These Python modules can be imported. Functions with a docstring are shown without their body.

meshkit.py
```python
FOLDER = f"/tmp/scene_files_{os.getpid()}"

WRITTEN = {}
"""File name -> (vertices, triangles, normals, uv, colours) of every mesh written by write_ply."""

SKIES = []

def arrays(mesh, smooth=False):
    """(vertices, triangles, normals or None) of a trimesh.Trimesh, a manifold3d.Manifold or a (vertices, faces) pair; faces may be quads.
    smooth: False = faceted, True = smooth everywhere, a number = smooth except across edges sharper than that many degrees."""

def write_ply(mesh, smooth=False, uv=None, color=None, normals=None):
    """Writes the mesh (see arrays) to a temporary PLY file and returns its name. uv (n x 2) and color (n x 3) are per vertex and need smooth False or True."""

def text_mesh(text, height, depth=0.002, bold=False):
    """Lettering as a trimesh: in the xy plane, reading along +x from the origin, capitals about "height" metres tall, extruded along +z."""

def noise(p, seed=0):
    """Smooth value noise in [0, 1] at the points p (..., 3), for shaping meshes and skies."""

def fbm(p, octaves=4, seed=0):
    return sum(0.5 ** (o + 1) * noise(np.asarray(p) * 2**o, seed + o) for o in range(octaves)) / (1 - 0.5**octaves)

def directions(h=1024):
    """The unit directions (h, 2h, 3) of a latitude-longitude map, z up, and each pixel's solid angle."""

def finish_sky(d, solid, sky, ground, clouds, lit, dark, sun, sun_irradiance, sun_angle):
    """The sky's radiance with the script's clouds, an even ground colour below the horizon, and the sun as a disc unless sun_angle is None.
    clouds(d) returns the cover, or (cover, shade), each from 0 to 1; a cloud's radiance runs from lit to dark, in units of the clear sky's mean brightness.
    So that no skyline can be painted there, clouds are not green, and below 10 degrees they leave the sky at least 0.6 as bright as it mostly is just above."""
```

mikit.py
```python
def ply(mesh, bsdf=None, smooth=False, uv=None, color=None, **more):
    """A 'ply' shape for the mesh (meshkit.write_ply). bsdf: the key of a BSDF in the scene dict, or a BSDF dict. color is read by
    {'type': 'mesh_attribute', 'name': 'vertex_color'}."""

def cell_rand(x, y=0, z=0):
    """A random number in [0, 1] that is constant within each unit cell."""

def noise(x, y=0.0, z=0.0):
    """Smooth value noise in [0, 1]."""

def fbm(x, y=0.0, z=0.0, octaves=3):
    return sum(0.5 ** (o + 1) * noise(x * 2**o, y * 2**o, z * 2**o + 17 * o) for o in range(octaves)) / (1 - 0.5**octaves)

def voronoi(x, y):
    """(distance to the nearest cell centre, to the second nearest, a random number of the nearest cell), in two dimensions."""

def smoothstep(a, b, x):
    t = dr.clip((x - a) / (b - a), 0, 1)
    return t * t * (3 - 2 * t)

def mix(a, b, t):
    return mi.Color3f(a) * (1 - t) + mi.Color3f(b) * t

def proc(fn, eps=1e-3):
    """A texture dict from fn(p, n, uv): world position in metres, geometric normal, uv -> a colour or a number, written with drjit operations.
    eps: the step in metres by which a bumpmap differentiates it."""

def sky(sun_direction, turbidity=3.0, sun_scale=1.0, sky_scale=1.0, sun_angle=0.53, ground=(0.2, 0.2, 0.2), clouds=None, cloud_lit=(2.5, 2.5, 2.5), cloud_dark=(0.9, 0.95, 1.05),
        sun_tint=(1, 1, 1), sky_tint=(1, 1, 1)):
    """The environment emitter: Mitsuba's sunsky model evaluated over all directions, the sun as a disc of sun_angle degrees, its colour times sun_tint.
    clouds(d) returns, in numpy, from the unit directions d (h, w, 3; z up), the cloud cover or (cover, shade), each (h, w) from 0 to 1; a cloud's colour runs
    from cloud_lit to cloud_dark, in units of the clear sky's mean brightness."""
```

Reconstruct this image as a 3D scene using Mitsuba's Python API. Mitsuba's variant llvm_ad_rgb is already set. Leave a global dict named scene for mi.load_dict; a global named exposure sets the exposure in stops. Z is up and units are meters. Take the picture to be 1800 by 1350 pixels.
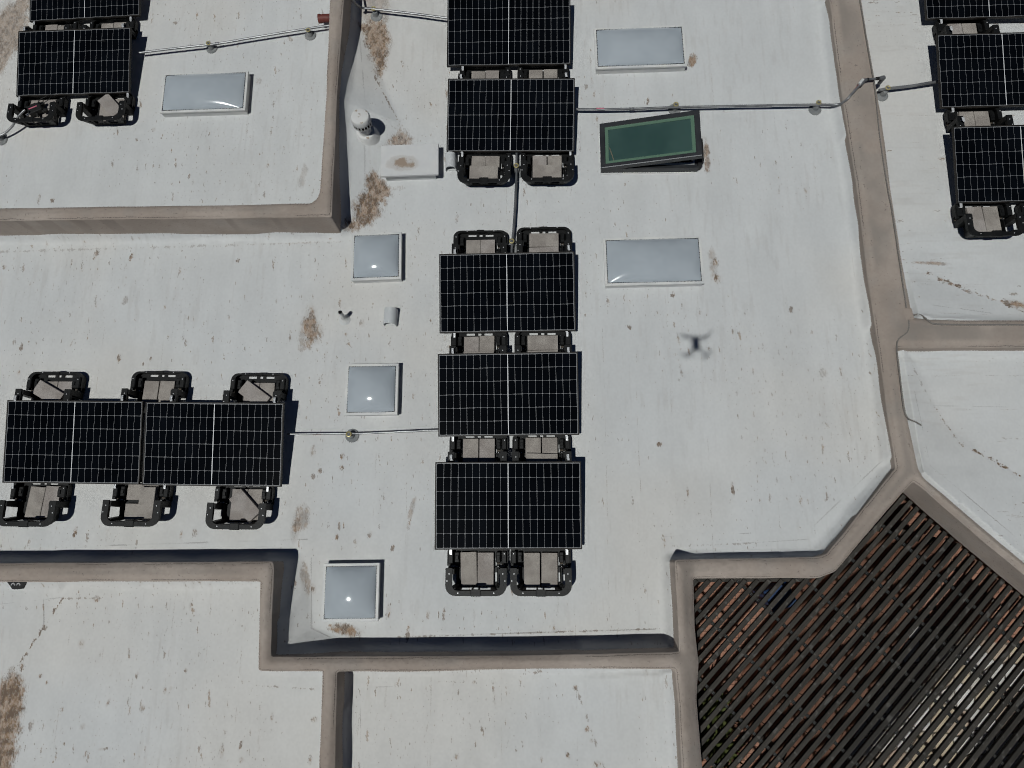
import math, random
import numpy as np, trimesh, drjit as dr, mitsuba as mi
import manifold3d as mf, shapely
from shapely.geometry import Polygon, LineString, Point, box as sbox
from scipy.spatial import Delaunay
from scipy import ndimage
import mikit, meshkit
from mikit import noise, fbm, smoothstep, mix, cell_rand

T = mi.ScalarTransform4f
scene, labels = {}, {}
rng = np.random.default_rng(7)
random.seed(7)

# ------------------------------------------------------------------ camera, sky, exposure
F, HC = 1250.0, 8.9                     # focal length in pixels of the 1800 px photograph, camera height above the main roof
UPC = np.array([-.034, .239, 1.0]); UPC /= np.linalg.norm(UPC)      # straight up, in camera axes (right, up, back)
_x = np.array([1.0, 0, 0]) - UPC[0] * UPC; _x /= np.linalg.norm(_x)
RC = np.stack([_x, np.cross(UPC, _x), UPC], 1)                      # camera = RC @ world
FWD, UPW = -RC[2], RC[1]
scene['camera'] = {'type': 'perspective', 'fov': math.degrees(2 * math.atan(900 / F)), 'fov_axis': 'x', 'near_clip': .05, 'far_clip': 2000.0,
                   'to_world': T().look_at(origin=[0, 0, HC], target=[float(v) for v in np.array([0, 0, HC]) + FWD], up=[float(v) for v in UPW])}
SUN = -(RC.T @ np.array([(1222 - 900) / F, (675 - 594) / F, -1.0])); SUN /= np.linalg.norm(SUN)
scene['sky'] = mikit.sky([float(v) for v in SUN], turbidity=2.5, sky_scale=.12, sun_tint=(.83, 1.0, 1.24), sky_tint=(.8, .96, 1.25), ground=(.25, .22, .2))
exposure = 1.27


def at(px, py, z):
    """The point of height z that the photograph shows at pixel (px, py)."""
    d = RC.T @ np.array([(px - 900) / F, (675 - py) / F, -1.0])
    return np.array([0, 0, HC]) + d * ((z - HC) / d[2])


def ats(pts, z): return [at(a, b, z) for a, b in pts]


def pxm(px, py, z):
    """Pixels of the photograph per metre there."""
    p = at(px, py, z) - np.array([0, 0, HC])
    return F / float(p @ FWD)


# ------------------------------------------------------------------ helpers
def tag(key, label=None, cat=None, group=None, kind=None):
    d = labels.setdefault(key, {})
    for k, v in (('label', label), ('category', cat), ('group', group), ('kind', kind)):
        if v: d[k] = v
    return key


def numbered(name, pool={}):
    n = pool.get(name, 0); pool[name] = n + 1
    return name if n == 0 else f'{name}_{n:03d}'


def thing(name, label, cat, group=None, kind=None): return tag(numbered(name), label, cat, group, kind)


def part(parent, name, mesh, m, M=None, smooth=False, uv=None, kind=None, label=None):
    key = numbered(f'{parent}__{name}')
    d = dict(mesh) if isinstance(mesh, dict) else mikit.ply(mesh, m, smooth=smooth, uv=uv)
    if M is not None: d['to_world'] = M
    scene[key] = d
    if kind or label: tag(key, label, kind=kind)
    return key


def cat(meshes):
    vs, fs, n = [], [], 0
    for m in meshes:
        v, f = (m.vertices, m.faces) if isinstance(m, trimesh.Trimesh) else (m[0], m[1])
        vs.append(np.asarray(v, float)); fs.append(np.asarray(f) + n); n += len(v)
    return trimesh.Trimesh(np.vstack(vs), np.vstack(fs), process=False)


def mv(m, M):
    m = m.copy(); m.apply_transform(np.asarray(M, float)); return m


def rz(a, x=0, y=0, z=0):
    c, s = math.cos(a), math.sin(a)
    return np.array([[c, -s, 0, x], [s, c, 0, y], [0, 0, 1, z], [0, 0, 0, 1.0]])


def rx(a):
    c, s = math.cos(a), math.sin(a)
    return np.array([[1, 0, 0, 0], [0, c, -s, 0], [0, s, c, 0], [0, 0, 0, 1.0]])


def tr(x, y, z): return rz(0, x, y, z)


def bx(x0, x1, y0, y1, z0, z1):
    b = trimesh.creation.box((x1 - x0, y1 - y0, z1 - z0)); b.apply_translation(((x0 + x1) / 2, (y0 + y1) / 2, (z0 + z1) / 2)); return b


def hull(pts):
    m = mf.Manifold.hull_points(np.asarray(pts, float)).to_mesh()
    return trimesh.Trimesh(m.vert_properties[:, :3], m.tri_verts, process=False)


def cbx(x0, x1, y0, y1, z0, z1, c=.006, jit=0, r=None):
    """A box with chamfered edges."""
    pts = []
    for sx in (0, 1):
        for sy in (0, 1):
            for sz in (0, 1):
                X, Y, Z = (x0, x1)[sx], (y0, y1)[sy], (z0, z1)[sz]
                dx, dy, dz = (c, -c)[sx], (c, -c)[sy], (c, -c)[sz]
                if jit: dx, dy, dz = (v * (1 + jit * r.uniform(-1, 1)) for v in (dx, dy, dz))
                pts += [(X, Y + dy, Z + dz), (X + dx, Y, Z + dz), (X + dx, Y + dy, Z)]
    return hull(pts)


def ext(poly, z0, z1):
    """A shapely polygon extruded from z0 to z1."""
    out = []
    for g in getattr(poly, 'geoms', [poly]):
        if g.is_empty or g.area < 1e-7: continue
        g = shapely.geometry.polygon.orient(g)
        cs = mf.CrossSection([np.array(g.exterior.coords)[:-1]] + [np.array(h.coords)[:-1] for h in g.interiors], mf.FillRule.EvenOdd)
        m = cs.extrude(z1 - z0).to_mesh(); v = np.array(m.vert_properties[:, :3]); v[:, 2] += z0
        out.append(trimesh.Trimesh(v, m.tri_verts, process=False))
    return cat(out)


def rrect(x0, x1, y0, y1, r, q=5): return sbox(x0 + r, y0 + r, x1 - r, y1 - r).buffer(r, quad_segs=q)


def cyl(p0, p1, r0, r1=None, n=16, caps=True):
    p0, p1 = np.asarray(p0, float), np.asarray(p1, float); r1 = r0 if r1 is None else r1
    w = (p1 - p0) / np.linalg.norm(p1 - p0); a = np.cross(w, [0, 0, 1.0] if abs(w[2]) < .9 else [1.0, 0, 0]); a /= np.linalg.norm(a); b = np.cross(w, a)
    t = np.arange(n) * 2 * np.pi / n; ring = np.cos(t)[:, None] * a + np.sin(t)[:, None] * b
    v = np.vstack([p0 + r0 * ring, p1 + r1 * ring, [p0], [p1]]); i = np.arange(n); j = (i + 1) % n
    f = [np.stack([i, j, j + n], 1), np.stack([i, j + n, i + n], 1)]
    if caps: f += [np.stack([j, i, i * 0 + 2 * n], 1), np.stack([i + n, j + n, i * 0 + 2 * n + 1], 1)]
    return trimesh.Trimesh(v, np.vstack(f), process=False)


def lathe(prof, n=24):
    """prof: (radius, z) from bottom to top."""
    t = np.arange(n) * 2 * np.pi / n; v = np.vstack([np.stack([r * np.cos(t), r * np.sin(t), t * 0 + z], 1) for r, z in prof]); f = []
    i = np.arange(n); j = (i + 1) % n
    for k in range(len(prof) - 1):
        a, b = k * n, (k + 1) * n
        f += [np.stack([a + i, a + j, b + j], 1), np.stack([a + i, b + j, b + i], 1)]
    return trimesh.Trimesh(v, np.vstack(f), process=False)


def tube(pts, r, n=8, smooth_n=0):
    p = np.asarray(pts, float)
    if smooth_n:
        from scipy.interpolate import CubicSpline, PchipInterpolator
        s = np.r_[0, np.cumsum(np.linalg.norm(np.diff(p, axis=0), axis=1))]
        p = PchipInterpolator(s, p)(np.linspace(0, s[-1], smooth_n))
    t = np.gradient(p, axis=0); t /= np.linalg.norm(t, axis=1, keepdims=True)
    up = np.array([0, 0, 1.0]); a = np.cross(t, np.where(np.abs(t[:, 2:]) < .95, up, [1.0, 0, 0])); a /= np.linalg.norm(a, axis=1, keepdims=True); b = np.cross(t, a)
    for k in range(1, len(p)):
        if a[k] @ a[k - 1] < 0: a[k] *= -1; b[k] *= -1
    th = np.arange(n) * 2 * np.pi / n
    v = p[:, None] + r * (np.cos(th)[None, :, None] * a[:, None] + np.sin(th)[None, :, None] * b[:, None])
    i, j = np.meshgrid(np.arange(len(p) - 1), np.arange(n), indexing='ij'); q = (j + 1) % n
    f = np.vstack([np.stack([i * n + j, i * n + q, (i + 1) * n + q], -1).reshape(-1, 3), np.stack([i * n + j, (i + 1) * n + q, (i + 1) * n + j], -1).reshape(-1, 3)])
    k = len(p) * n; v = np.vstack([v.reshape(-1, 3), p[:1], p[-1:]]); i = np.arange(n); j = (i + 1) % n
    f = np.vstack([f, np.stack([j, i, i * 0 + k], 1), np.stack([k - n + i, k - n + j, i * 0 + k + 1], 1)])
    m = trimesh.Trimesh(v, f, process=False)
    return m


# ------------------------------------------------------------------ materials
def rgb(*c): return {'type': 'rgb', 'value': list(c)}


AL = .70                                # every surface here is dusty: all base colours a quarter darker than clean


def prin(col, rough=.6, spec=.4, metal=0.0, **k):
    c = col if isinstance(col, dict) else rgb(*(v * AL for v in col))
    return {'type': 'twosided', 'b': {'type': 'principled', 'base_color': c, 'roughness': rough, 'specular': spec, 'metallic': metal, **k}}


def stains_of(z, items):
    """Dirt patches: (px, py, rx, ry, turn, strength) at the photograph's places -> world (x, y, rx, ry, cos, sin, strength)."""
    out = []
    for px, py, a, b, turn, s in items:
        p, k = at(px, py, z), pxm(px, py, z); t = math.radians(turn)
        out.append((float(p[0]), float(p[1]), a / k, b / k, math.cos(t), math.sin(t), s))
    return out


def lines_of(z, items):
    out = []
    for x0, y0, x1, y1, w, s in items:
        a, b = at(x0, y0, z), at(x1, y1, z); out.append((a[0], a[1], b[0], b[1], w / pxm(x0, y0, z), s))
    return out


def wedges_of(z, items):
    out = []
    for pts, s in items:
        q = np.array(ats(pts, z))[:, :2]; c = q.mean(0); es = []
        for a, b in zip(q, np.roll(q, -1, 0)):
            n = np.array([a[1] - b[1], b[0] - a[0]]); n /= np.linalg.norm(n); n = n if (c - a) @ n > 0 else -n
            es.append((float(a[0]), float(a[1]), float(n[0]), float(n[1])))
        out.append((es, s))
    return out


def roof_material(z, stains=(), lines=(), cracks=(), wedges=(), swap=False, seed=0.0, warm=.5, spots=1.0):
    wg = wedges_of(z, wedges)
    st, ln, cr = stains_of(z, stains), lines_of(z, lines), lines_of(z, cracks)

    def fn(p, n, uv):
        X, Y = (p.y, p.x) if swap else (p.x, p.y)
        big = fbm(p.x * .55 + seed, p.y * .55 + 3.1, 0, octaves=3)
        fine = fbm(p.x * 46 + seed, p.y * 40, 0, octaves=3)
        rag = fbm(p.x * 24 + seed, p.y * 17, 5, octaves=4)
        lump = fbm(p.x * 11 + seed, p.y * 9, 2, octaves=4)
        grain = fbm((X + .15 * Y) * 95 + seed, Y * 42, 9, octaves=2)
        col = mix((.638, .650, .652), (.655, .646, .624), smoothstep(.3, .75, big + (warm - .5)))
        col = col * (.955 + .035 * smoothstep(.2, .8, noise(X * 6 + seed, Y * 1.6)) + .085 * (fine - .5) + .05 * (noise(X * 2.1, Y * 2.3 + seed) - .5))
        # thin vertical weathering streaks of grey-brown film
        film = smoothstep(.56, .80, fbm(X * 26 + seed, Y * 3.2, 3, octaves=3)) * smoothstep(.35, .65, noise(X * .9 + seed, Y * .8, 4))
        dirt = .075 * film
        # faint long seams of the coating along Y, broken up
        sx = X / .415 + .12 * noise(Y * .5 + seed, dr.floor(X / .415)) + seed
        off = dr.abs(sx - dr.floor(sx) - .5) * .415 + .004 * (noise(Y * 9, sx) - .5)
        seam = (1 - smoothstep(.001, .006, off)) * smoothstep(.5, .75, noise(Y * 6.1, dr.floor(sx) * 3.3 + seed)) * smoothstep(.35, .6, noise(X * .7 + 9, Y * .45 + seed)) * smoothstep(.3, .6, fine)
        dirt = dr.maximum(dirt, .36 * seam)
        # scattered spots and short streaks of dirt, one per cell at most
        for cw, ch, dens, wx, wy, a in ((.34, .52, .36, .013, .058, .70), (.19, .27, .5, .0055, .032, .7), (.10, .15, .5, .0034, .015, .66), (.055, .075, .4, .0022, .006, .55), (.62, .9, .3, .014, .13, .16)):
            gx, gy = X / cw + seed * 3, Y / ch + seed
            ix, iy = dr.floor(gx), dr.floor(gy)
            r1, r2, r3, r4 = (cell_rand(ix, iy, k + int(cw * 1000)) for k in (1, 2, 3, 4))
            dx = (gx - ix - .25 - .5 * r1) * cw; dy = (gy - iy - .25 - .5 * r2) * ch
            dx = dx + dy * .5 * (r4 - .6) + .5 * wx * (rag - .5) * 4
            q = dr.sqrt(dr.square(dx / (wx * (.5 + r4))) + dr.square(dy / (wy * (.4 + 1.1 * r2))))
            on = dr.select(r3 < min(dens * spots * 1.2, .8) * smoothstep(.25, .62, noise(p.x * .8 + seed, p.y * .8, 7)), 1.0, 0.0)
            dirt = dr.maximum(dirt, on * a * (.3 + .7 * r4) * smoothstep(.1, .6, 1 - q + (grain - .5) * 2.4))
        # the dirt patches that lie where water stands
        for x, y, a, b, c, s, k in st:
            ex, ey = p.x - x, p.y - y
            q = dr.square((ex * c + ey * s) / a) + dr.square((ey * c - ex * s) / b)
            core = smoothstep(-.15, .95, 1.0 - q + (lump - .5) * 1.9 + (grain - .5) * .8) if max(a, b) > .11 else smoothstep(.1, .8, .85 - q + (rag - .5) * 2.2 + (grain - .5) * 2.0)
            halo = .34 * smoothstep(0, 1.1, 1.4 - q + (big - .5) + (grain - .5) * .6)
            dirt = dr.maximum(dirt, k * dr.maximum(core * (.62 + .55 * (grain - .15)), halo * .6))
        # wedges of silt caught in the valleys beside the saddles
        for edges, k in wg:
            d = mi.Float(9.0)
            for x, y, nx_, ny_ in edges: d = dr.minimum(d, (p.x - x) * nx_ + (p.y - y) * ny_)
            m = smoothstep(-.10, .02, d + (lump - .5) * .15 + (grain - .5) * .08)
            dirt = dr.maximum(dirt, k * m * (.78 + .5 * (grain - .35) + .5 * (rag - .5)))
        for x0, y0, x1, y1, w, k in ln:
            dx, dy = x1 - x0, y1 - y0; L2 = dx * dx + dy * dy
            t = dr.clip(((p.x - x0) * dx + (p.y - y0) * dy) / L2, 0, 1)
            q = dr.sqrt(dr.square(p.x - x0 - t * dx) + dr.square(p.y - y0 - t * dy)) / w
            dirt = dr.maximum(dirt, k * smoothstep(0, .7, .35 - q + (rag - .5) * 3.2 + (grain - .5) * 2.0))
        crack = mi.Float(0.0)
        for x0, y0, x1, y1, w, k in cr:
            dx, dy = x1 - x0, y1 - y0; L2 = dx * dx + dy * dy
            t = dr.clip(((p.x - x0) * dx + (p.y - y0) * dy) / L2, 0, 1)
            q = dr.sqrt(dr.square(p.x - x0 - t * dx) + dr.square(p.y - y0 - t * dy)) + .012 * (noise(p.x * 6, p.y * 6) - .5)
            crack = dr.maximum(crack, k * (1 - smoothstep(w * .2, w * .9, dr.abs(q))) * smoothstep(.25, .6, noise(p.x * 5 + 3, p.y * 5)))
        col = mix(col, (.27, .26, .25), .9 * crack)
        brown = mix((.285, .172, .09), (.13, .078, .042), smoothstep(.3, .7, rag))
        return mix(col, brown, dr.clip(dirt, 0, .93)) * AL
    bump = lambda p, n, uv: fbm(p.x * 7, p.y * 7, 3, octaves=4)
    return {'type': 'twosided', 'b': {'type': 'bumpmap', 't': mikit.proc(bump, eps=6e-3), 'scale': .012, 'b': {'type': 'principled', 'base_color': mikit.proc(fn), 'roughness': .75, 'specular': .25}}}


def stucco_fn(p, n, uv):
    a = fbm(p.x * 1.7, p.y * 1.7, p.z * 1.5, octaves=4); b = fbm(p.x * 40, p.y * 40, p.z * 40, octaves=2)
    c = noise(p.x * 5.3 + 4, p.y * 5.3, p.z * 5)
    col = mix((.350, .294, .254), (.425, .365, .320), smoothstep(.3, .72, a))
    col = mix(col, (.30, .285, .265),   .28 * smoothstep(.5, .75, c * .6 + .4 * fbm(p.x * 2.3 + 9, p.y * 2.3, 2, octaves=3)))
    col = col * (.92 + .16 * b)
    # the ragged edge of the coating film, a hand's breadth in from the edge
    d = uv.x
    wob = .011 + .010 * noise(uv.y * 7, 1.5) + .004 * noise(uv.y * 40, 2.5)
    line = (1 - smoothstep(.0012, .0032, dr.abs(d - wob))) * smoothstep(.36, .5, noise(uv.y * 2.3, 7.7)) * dr.select(n.z > .5, 1.0, 0.0)
    col = mix(col, (.06, .05, .045), .8 * line)
    grey = smoothstep(.055, .12, d) * dr.select(d < 3, 1.0, 0.0) * smoothstep(.3, .7, fbm(p.x * 1.9 + 3, p.y * 1.9, 6, octaves=3))
    col = mix(col, (.225, .205, .185), .55 * grey)
    drip = smoothstep(.62, .8, noise(uv.y * 9, 3.3)) * dr.select(d > 3, 1.0, 0.0) * (1 - smoothstep(.0, .5, .5 - p.z))
    col = mix(col, (.2, .17, .15), .35 * drip)
    spk = smoothstep(.86, .93, noise(p.x * 55, p.y * 55, p.z * 55))
    return mix(col, (.12, .10, .09), .5 * spk) * AL


scene['stucco'] = {'type': 'twosided', 'b': {'type': 'bumpmap', 't': mikit.proc(lambda p, n, uv: fbm(p.x * 26, p.y * 26, p.z * 26, octaves=2), eps=4e-3), 'scale': .004,
                   'b': {'type': 'principled', 'base_color': mikit.proc(stucco_fn), 'roughness': .85, 'specular': .2}}}


def grime(c0, c1, sc, rough, spec, **k):
    def fn(p, n, uv): return mix(c0, c1, smoothstep(.3, .72, fbm(p.x * sc, p.y * sc, p.z * sc, octaves=3))) * AL
    return prin(mikit.proc(fn), rough, spec, **k)


def paver_fn(p, n, uv):
    a = fbm(p.x * 9, p.y * 9, p.z * 9, octaves=2); b = noise(p.x * 190, p.y * 190, p.z * 190)
    c = mix((.285, .258, .235), (.36, .33, .30), smoothstep(.3, .7, a)); return c * (.86 + .28 * b) * AL


def paver2_fn(p, n, uv):
    a = fbm(p.x * 9, p.y * 9, p.z * 9, octaves=2); b = noise(p.x * 190, p.y * 190, p.z * 190)
    c = mix((.30, .27, .25), (.37, .34, .32), smoothstep(.3, .7, a)); return c * (.86 + .28 * b) * AL


scene['concrete'] = prin(mikit.proc(paver_fn), .9, .2)
scene['concrete_grey'] = prin(mikit.proc(paver2_fn), .9, .2)
scene['black_plastic'] = grime((.0055, .006, .0062), (.0105, .011, .0112), 14, .5, .22)
scene['dusty_plastic'] = prin((.085, .07, .055), .8, .2)
for i_, f_ in enumerate((.9, 1.0, 1.12, 1.3)): scene[f'cell_{i_}'] = grime(tuple(v * f_ for v in (.0016, .0023, .0036)), tuple(v * f_ for v in (.0032, .0042, .0062)), 3, .11, .06)
scene['backsheet'] = prin((.27, .28, .295), .45, .25); scene['seam_white'] = prin((.66, .67, .68), .4, .3)
scene['frame_black'] = grime((.009, .0088, .0085), (.022, .018, .015), 10, .55, .25)
scene['clip_metal'] = prin((.82, .83, .84), .32, .5, .35)
scene['acrylic'] = grime((.40, .445, .485), (.43, .475, .515), 5, .10, .5)
scene['cowl_grey'] = grime((.52, .54, .55), (.58, .59, .60), 6, .5, .3)
scene['white_metal'] = grime((.60, .61, .61), (.70, .70, .68), 6, .5, .3)


def hatch_fn(p, n, uv):
    c = at(709, 287, .2); rag = fbm(p.x * 14, p.y * 14, 1, octaves=4)
    q = dr.square((p.x - float(c[0])) / .17) + dr.square((p.y - float(c[1])) / .09)
    d = smoothstep(0, .9, 1 - q + (rag - .5) * 2.0) * .6 + .22 * smoothstep(0, 1, 2.2 - q + (rag - .5) * 2)
    return mix(mix((.60, .61, .62), (.68, .68, .67), rag), (.27, .18, .11), dr.clip(d, 0, .85)) * AL


scene['white_painted_lid'] = prin(mikit.proc(hatch_fn), .6, .3)


def vent_fn(p, n, uv):
    rag = fbm(p.x * 22, p.y * 22, 1, octaves=3)
    return mix((.66, .66, .65), (.3, .2, .11), .75 * smoothstep(.63, .75, rag) * dr.select(n.z > .6, 1.0, 0.0)) * AL


scene['white_vent'] = prin(mikit.proc(vent_fn), .55, .3)
scene['dark_void'] = prin((.006, .006, .006), .9, .1)
scene['galvanised'] = grime((.22, .225, .235), (.36, .365, .37), 8, .38, .45, metal=.6)
scene['steel_dark'] = grime((.13, .14, .15), (.2, .2, .21), 8, .4, .5, metal=.4)
scene['brass'] = grime((.42, .36, .16), (.55, .47, .22), 20, .4, .5, metal=.4)
scene['pad_grey'] = grime((.20, .21, .215), (.27, .275, .275), 12, .8, .2)
scene['red_tape'] = prin((.42, .06, .06), .5, .3)
scene['pink_tape'] = prin((.55, .16, .22), .5, .3)
scene['red_oxide'] = grime((.10, .025, .02), (.16, .04, .03), 12, .6, .3)
scene['cable_grey'] = prin((.20, .185, .17), .6, .3)
scene['cable_black'] = prin((.012, .012, .012), .5, .3)
scene['charcoal_metal'] = grime((.019, .021, .024), (.030, .032, .036), 6, .42, .45)
scene['bright_trim'] = prin((.62, .63, .64), .3, .5, .5)
scene['glass_pane'] = {'type': 'thindielectric', 'int_ior': 1.5}
scene['glass_core'] = grime((.040, .085, .076), (.055, .108, .095), 3, .35, .2)
scene['glass_edge'] = prin((.13, .225, .16), .35, .3)
scene['timber_tan'] = prin((.30, .22, .15), .7, .2)


def slat_fn(p, n, uv):
    u, v = (p.x + p.y) * .7071, (p.y - p.x) * .7071
    a = fbm(u * 1.6, v * 34, p.z * 30, octaves=3); b = noise(u * 30, v * 160, p.z * 90)
    c = mix((.026, .0232, .0195), (.046, .0408, .0345), smoothstep(.3, .7, a)); c = c * (.85 + .3 * b)
    w = smoothstep(.80, .9, noise(u * 23, v * 23, 3)); return mix(c, (.17, .165, .155), .35 * w) * AL


scene['slat_paint'] = prin(mikit.proc(slat_fn), .7, .25)
scene['batten_paint'] = grime((.013, .0125, .0115), (.022, .021, .019), 9, .7, .2)
scene['screw_metal'] = prin((.11, .11, .11), .4, .5, .5)


def brick_fn(p, n, uv):
    r = cell_rand(dr.floor((p.x) / .205), dr.floor(p.y / .1), 3); a = fbm(p.x * 8, p.y * 8, 0, octaves=3)
    return mix((.31, .15, .10), (.43, .235, .165), dr.clip(.6 * r + .6 * (a - .2), 0, 1)) * AL


scene['brick'] = prin(mikit.proc(brick_fn), .85, .2)
scene['mortar'] = prin((.14, .12, .10), .9, .1)
for k, (a, b) in enumerate((((.50, .47, .42), (.62, .59, .53)), ((.42, .34, .24), (.58, .49, .36)), ((.55, .53, .50), (.66, .64, .60)), ((.40, .30, .22), (.5, .40, .31)))):
    scene[f'stone_{k}'] = grime(a, b, 7, .8, .2)
scene['leaf'] = {'type': 'principledthin', 'base_color': rgb(.085, .10, .035), 'roughness': .5, 'diff_trans': .6}
scene['terracotta'] = prin((.30, .13, .08), .8, .2)
scene['blue_plastic'] = prin((.02, .05, .13), .5, .3)
scene['drone_grey'] = prin((.16, .165, .17), .45, .4)
scene['earth'] = grime((.20, .16, .12), (.32, .27, .21), .6, .95, .1)
scene['asphalt'] = grime((.045, .045, .047), (.06, .06, .06), 2, .9, .2)

# ------------------------------------------------------------------ the parapets: outlines of their tops
ZUL, GZ = -.55, -3.27                    # roof of the upper left block; the ground


def ztop(x):
    """Height of the top of the lower parapets, falling a little towards the right."""
    a = np.clip((x - 1.45) / .45, 0, 1); b = np.clip((x - 3.2) / 1.2, 0, 1)
    return .53 - .25 * a * a * (3 - 2 * a) - .06 * b * b * (3 - 2 * b)


def outline(pts, z=None):
    out = []
    for px, py in pts:
        if z is None:
            zz = .4
            for _ in range(4): zz = float(ztop(at(px, py, zz)[0]))
        else: zz = z
        out.append(at(px, py, zz)[:2])
    return Polygon(out).buffer(0)


ZA = .56
PA = outline([(582, -260), (579, 0), (571.5, 179), (561, 335), (556, 347), (545, 355), (450, 357.5), (0, 364), (-420, 371), (-420, 394), (0, 386), (460, 381), (582, 379), (583, 345), (590.5, 179), (603, 0), (610, -260)], ZA)
PB = [outline(p) for p in (
    [(-420, 992), (0, 990), (478, 987), (480, 1000), (474, 1140), (474, 1156), (690, 1154.5), (910, 1153), (1120, 1149), (1195, 1146), (1197, 1176), (1110, 1176), (900, 1177), (690, 1182), (600, 1181), (452, 1180), (456, 1022), (-420, 1024)],
    [(566, 1178), (560, 1350), (553, 1640), (581, 1640), (587, 1350), (591, 1178)],
    [(1187, 984), (1191, 1060), (1195, 1146), (1187, 1175), (1194, 1240), (1199, 1350), (1212, 1640), (1250, 1640), (1236, 1350), (1225.5, 1230), (1229, 1165), (1222, 1100), (1219.5, 1017), (1440, 1016), (1469, 1005), (1607, 846), (1630, 863), (1676.7, 905), (1725, 946.7), (1798, 1006.7), (2250, 1378),
     (2250, 1352), (1800, 987), (1625, 839), (1616, 823), (1608, 787), (1595, 726), (1588, 678), (1580, 611), (1800, 610), (2250, 609), (2250, 563), (1800, 562), (1640, 561), (1606, 557), (1585, 445), (1568, 335), (1551, 204), (1516, 0), (1474, -260), (1418, -260), (1460, 0),
     (1479, 143), (1508, 332), (1527, 488), (1546, 611), (1561, 721), (1577, 822), (1455, 974), (1440, 979)])]
PLOW = shapely.union_all(PB)
X0, X1, Y0, Y1 = -10.5, 9.6, -4.9, 10.8          # outer faces of the building
OUT = sbox(X0, Y0, X1, Y1).difference(sbox(X0 + .22, Y0 + .22, X1 - .22, Y1 - .22))
COURT = outline([(1236, 1640), (1236, 1350), (1225.5, 1230), (1229, 1165), (1222, 1100), (1219.5, 1017), (1440, 1016), (1469, 1005), (1607, 846), (1630, 863), (1676.7, 905), (1725, 946.7), (1798, 1006.7), (2250, 1378), (2250, 1900), (1260, 1900)])


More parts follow.
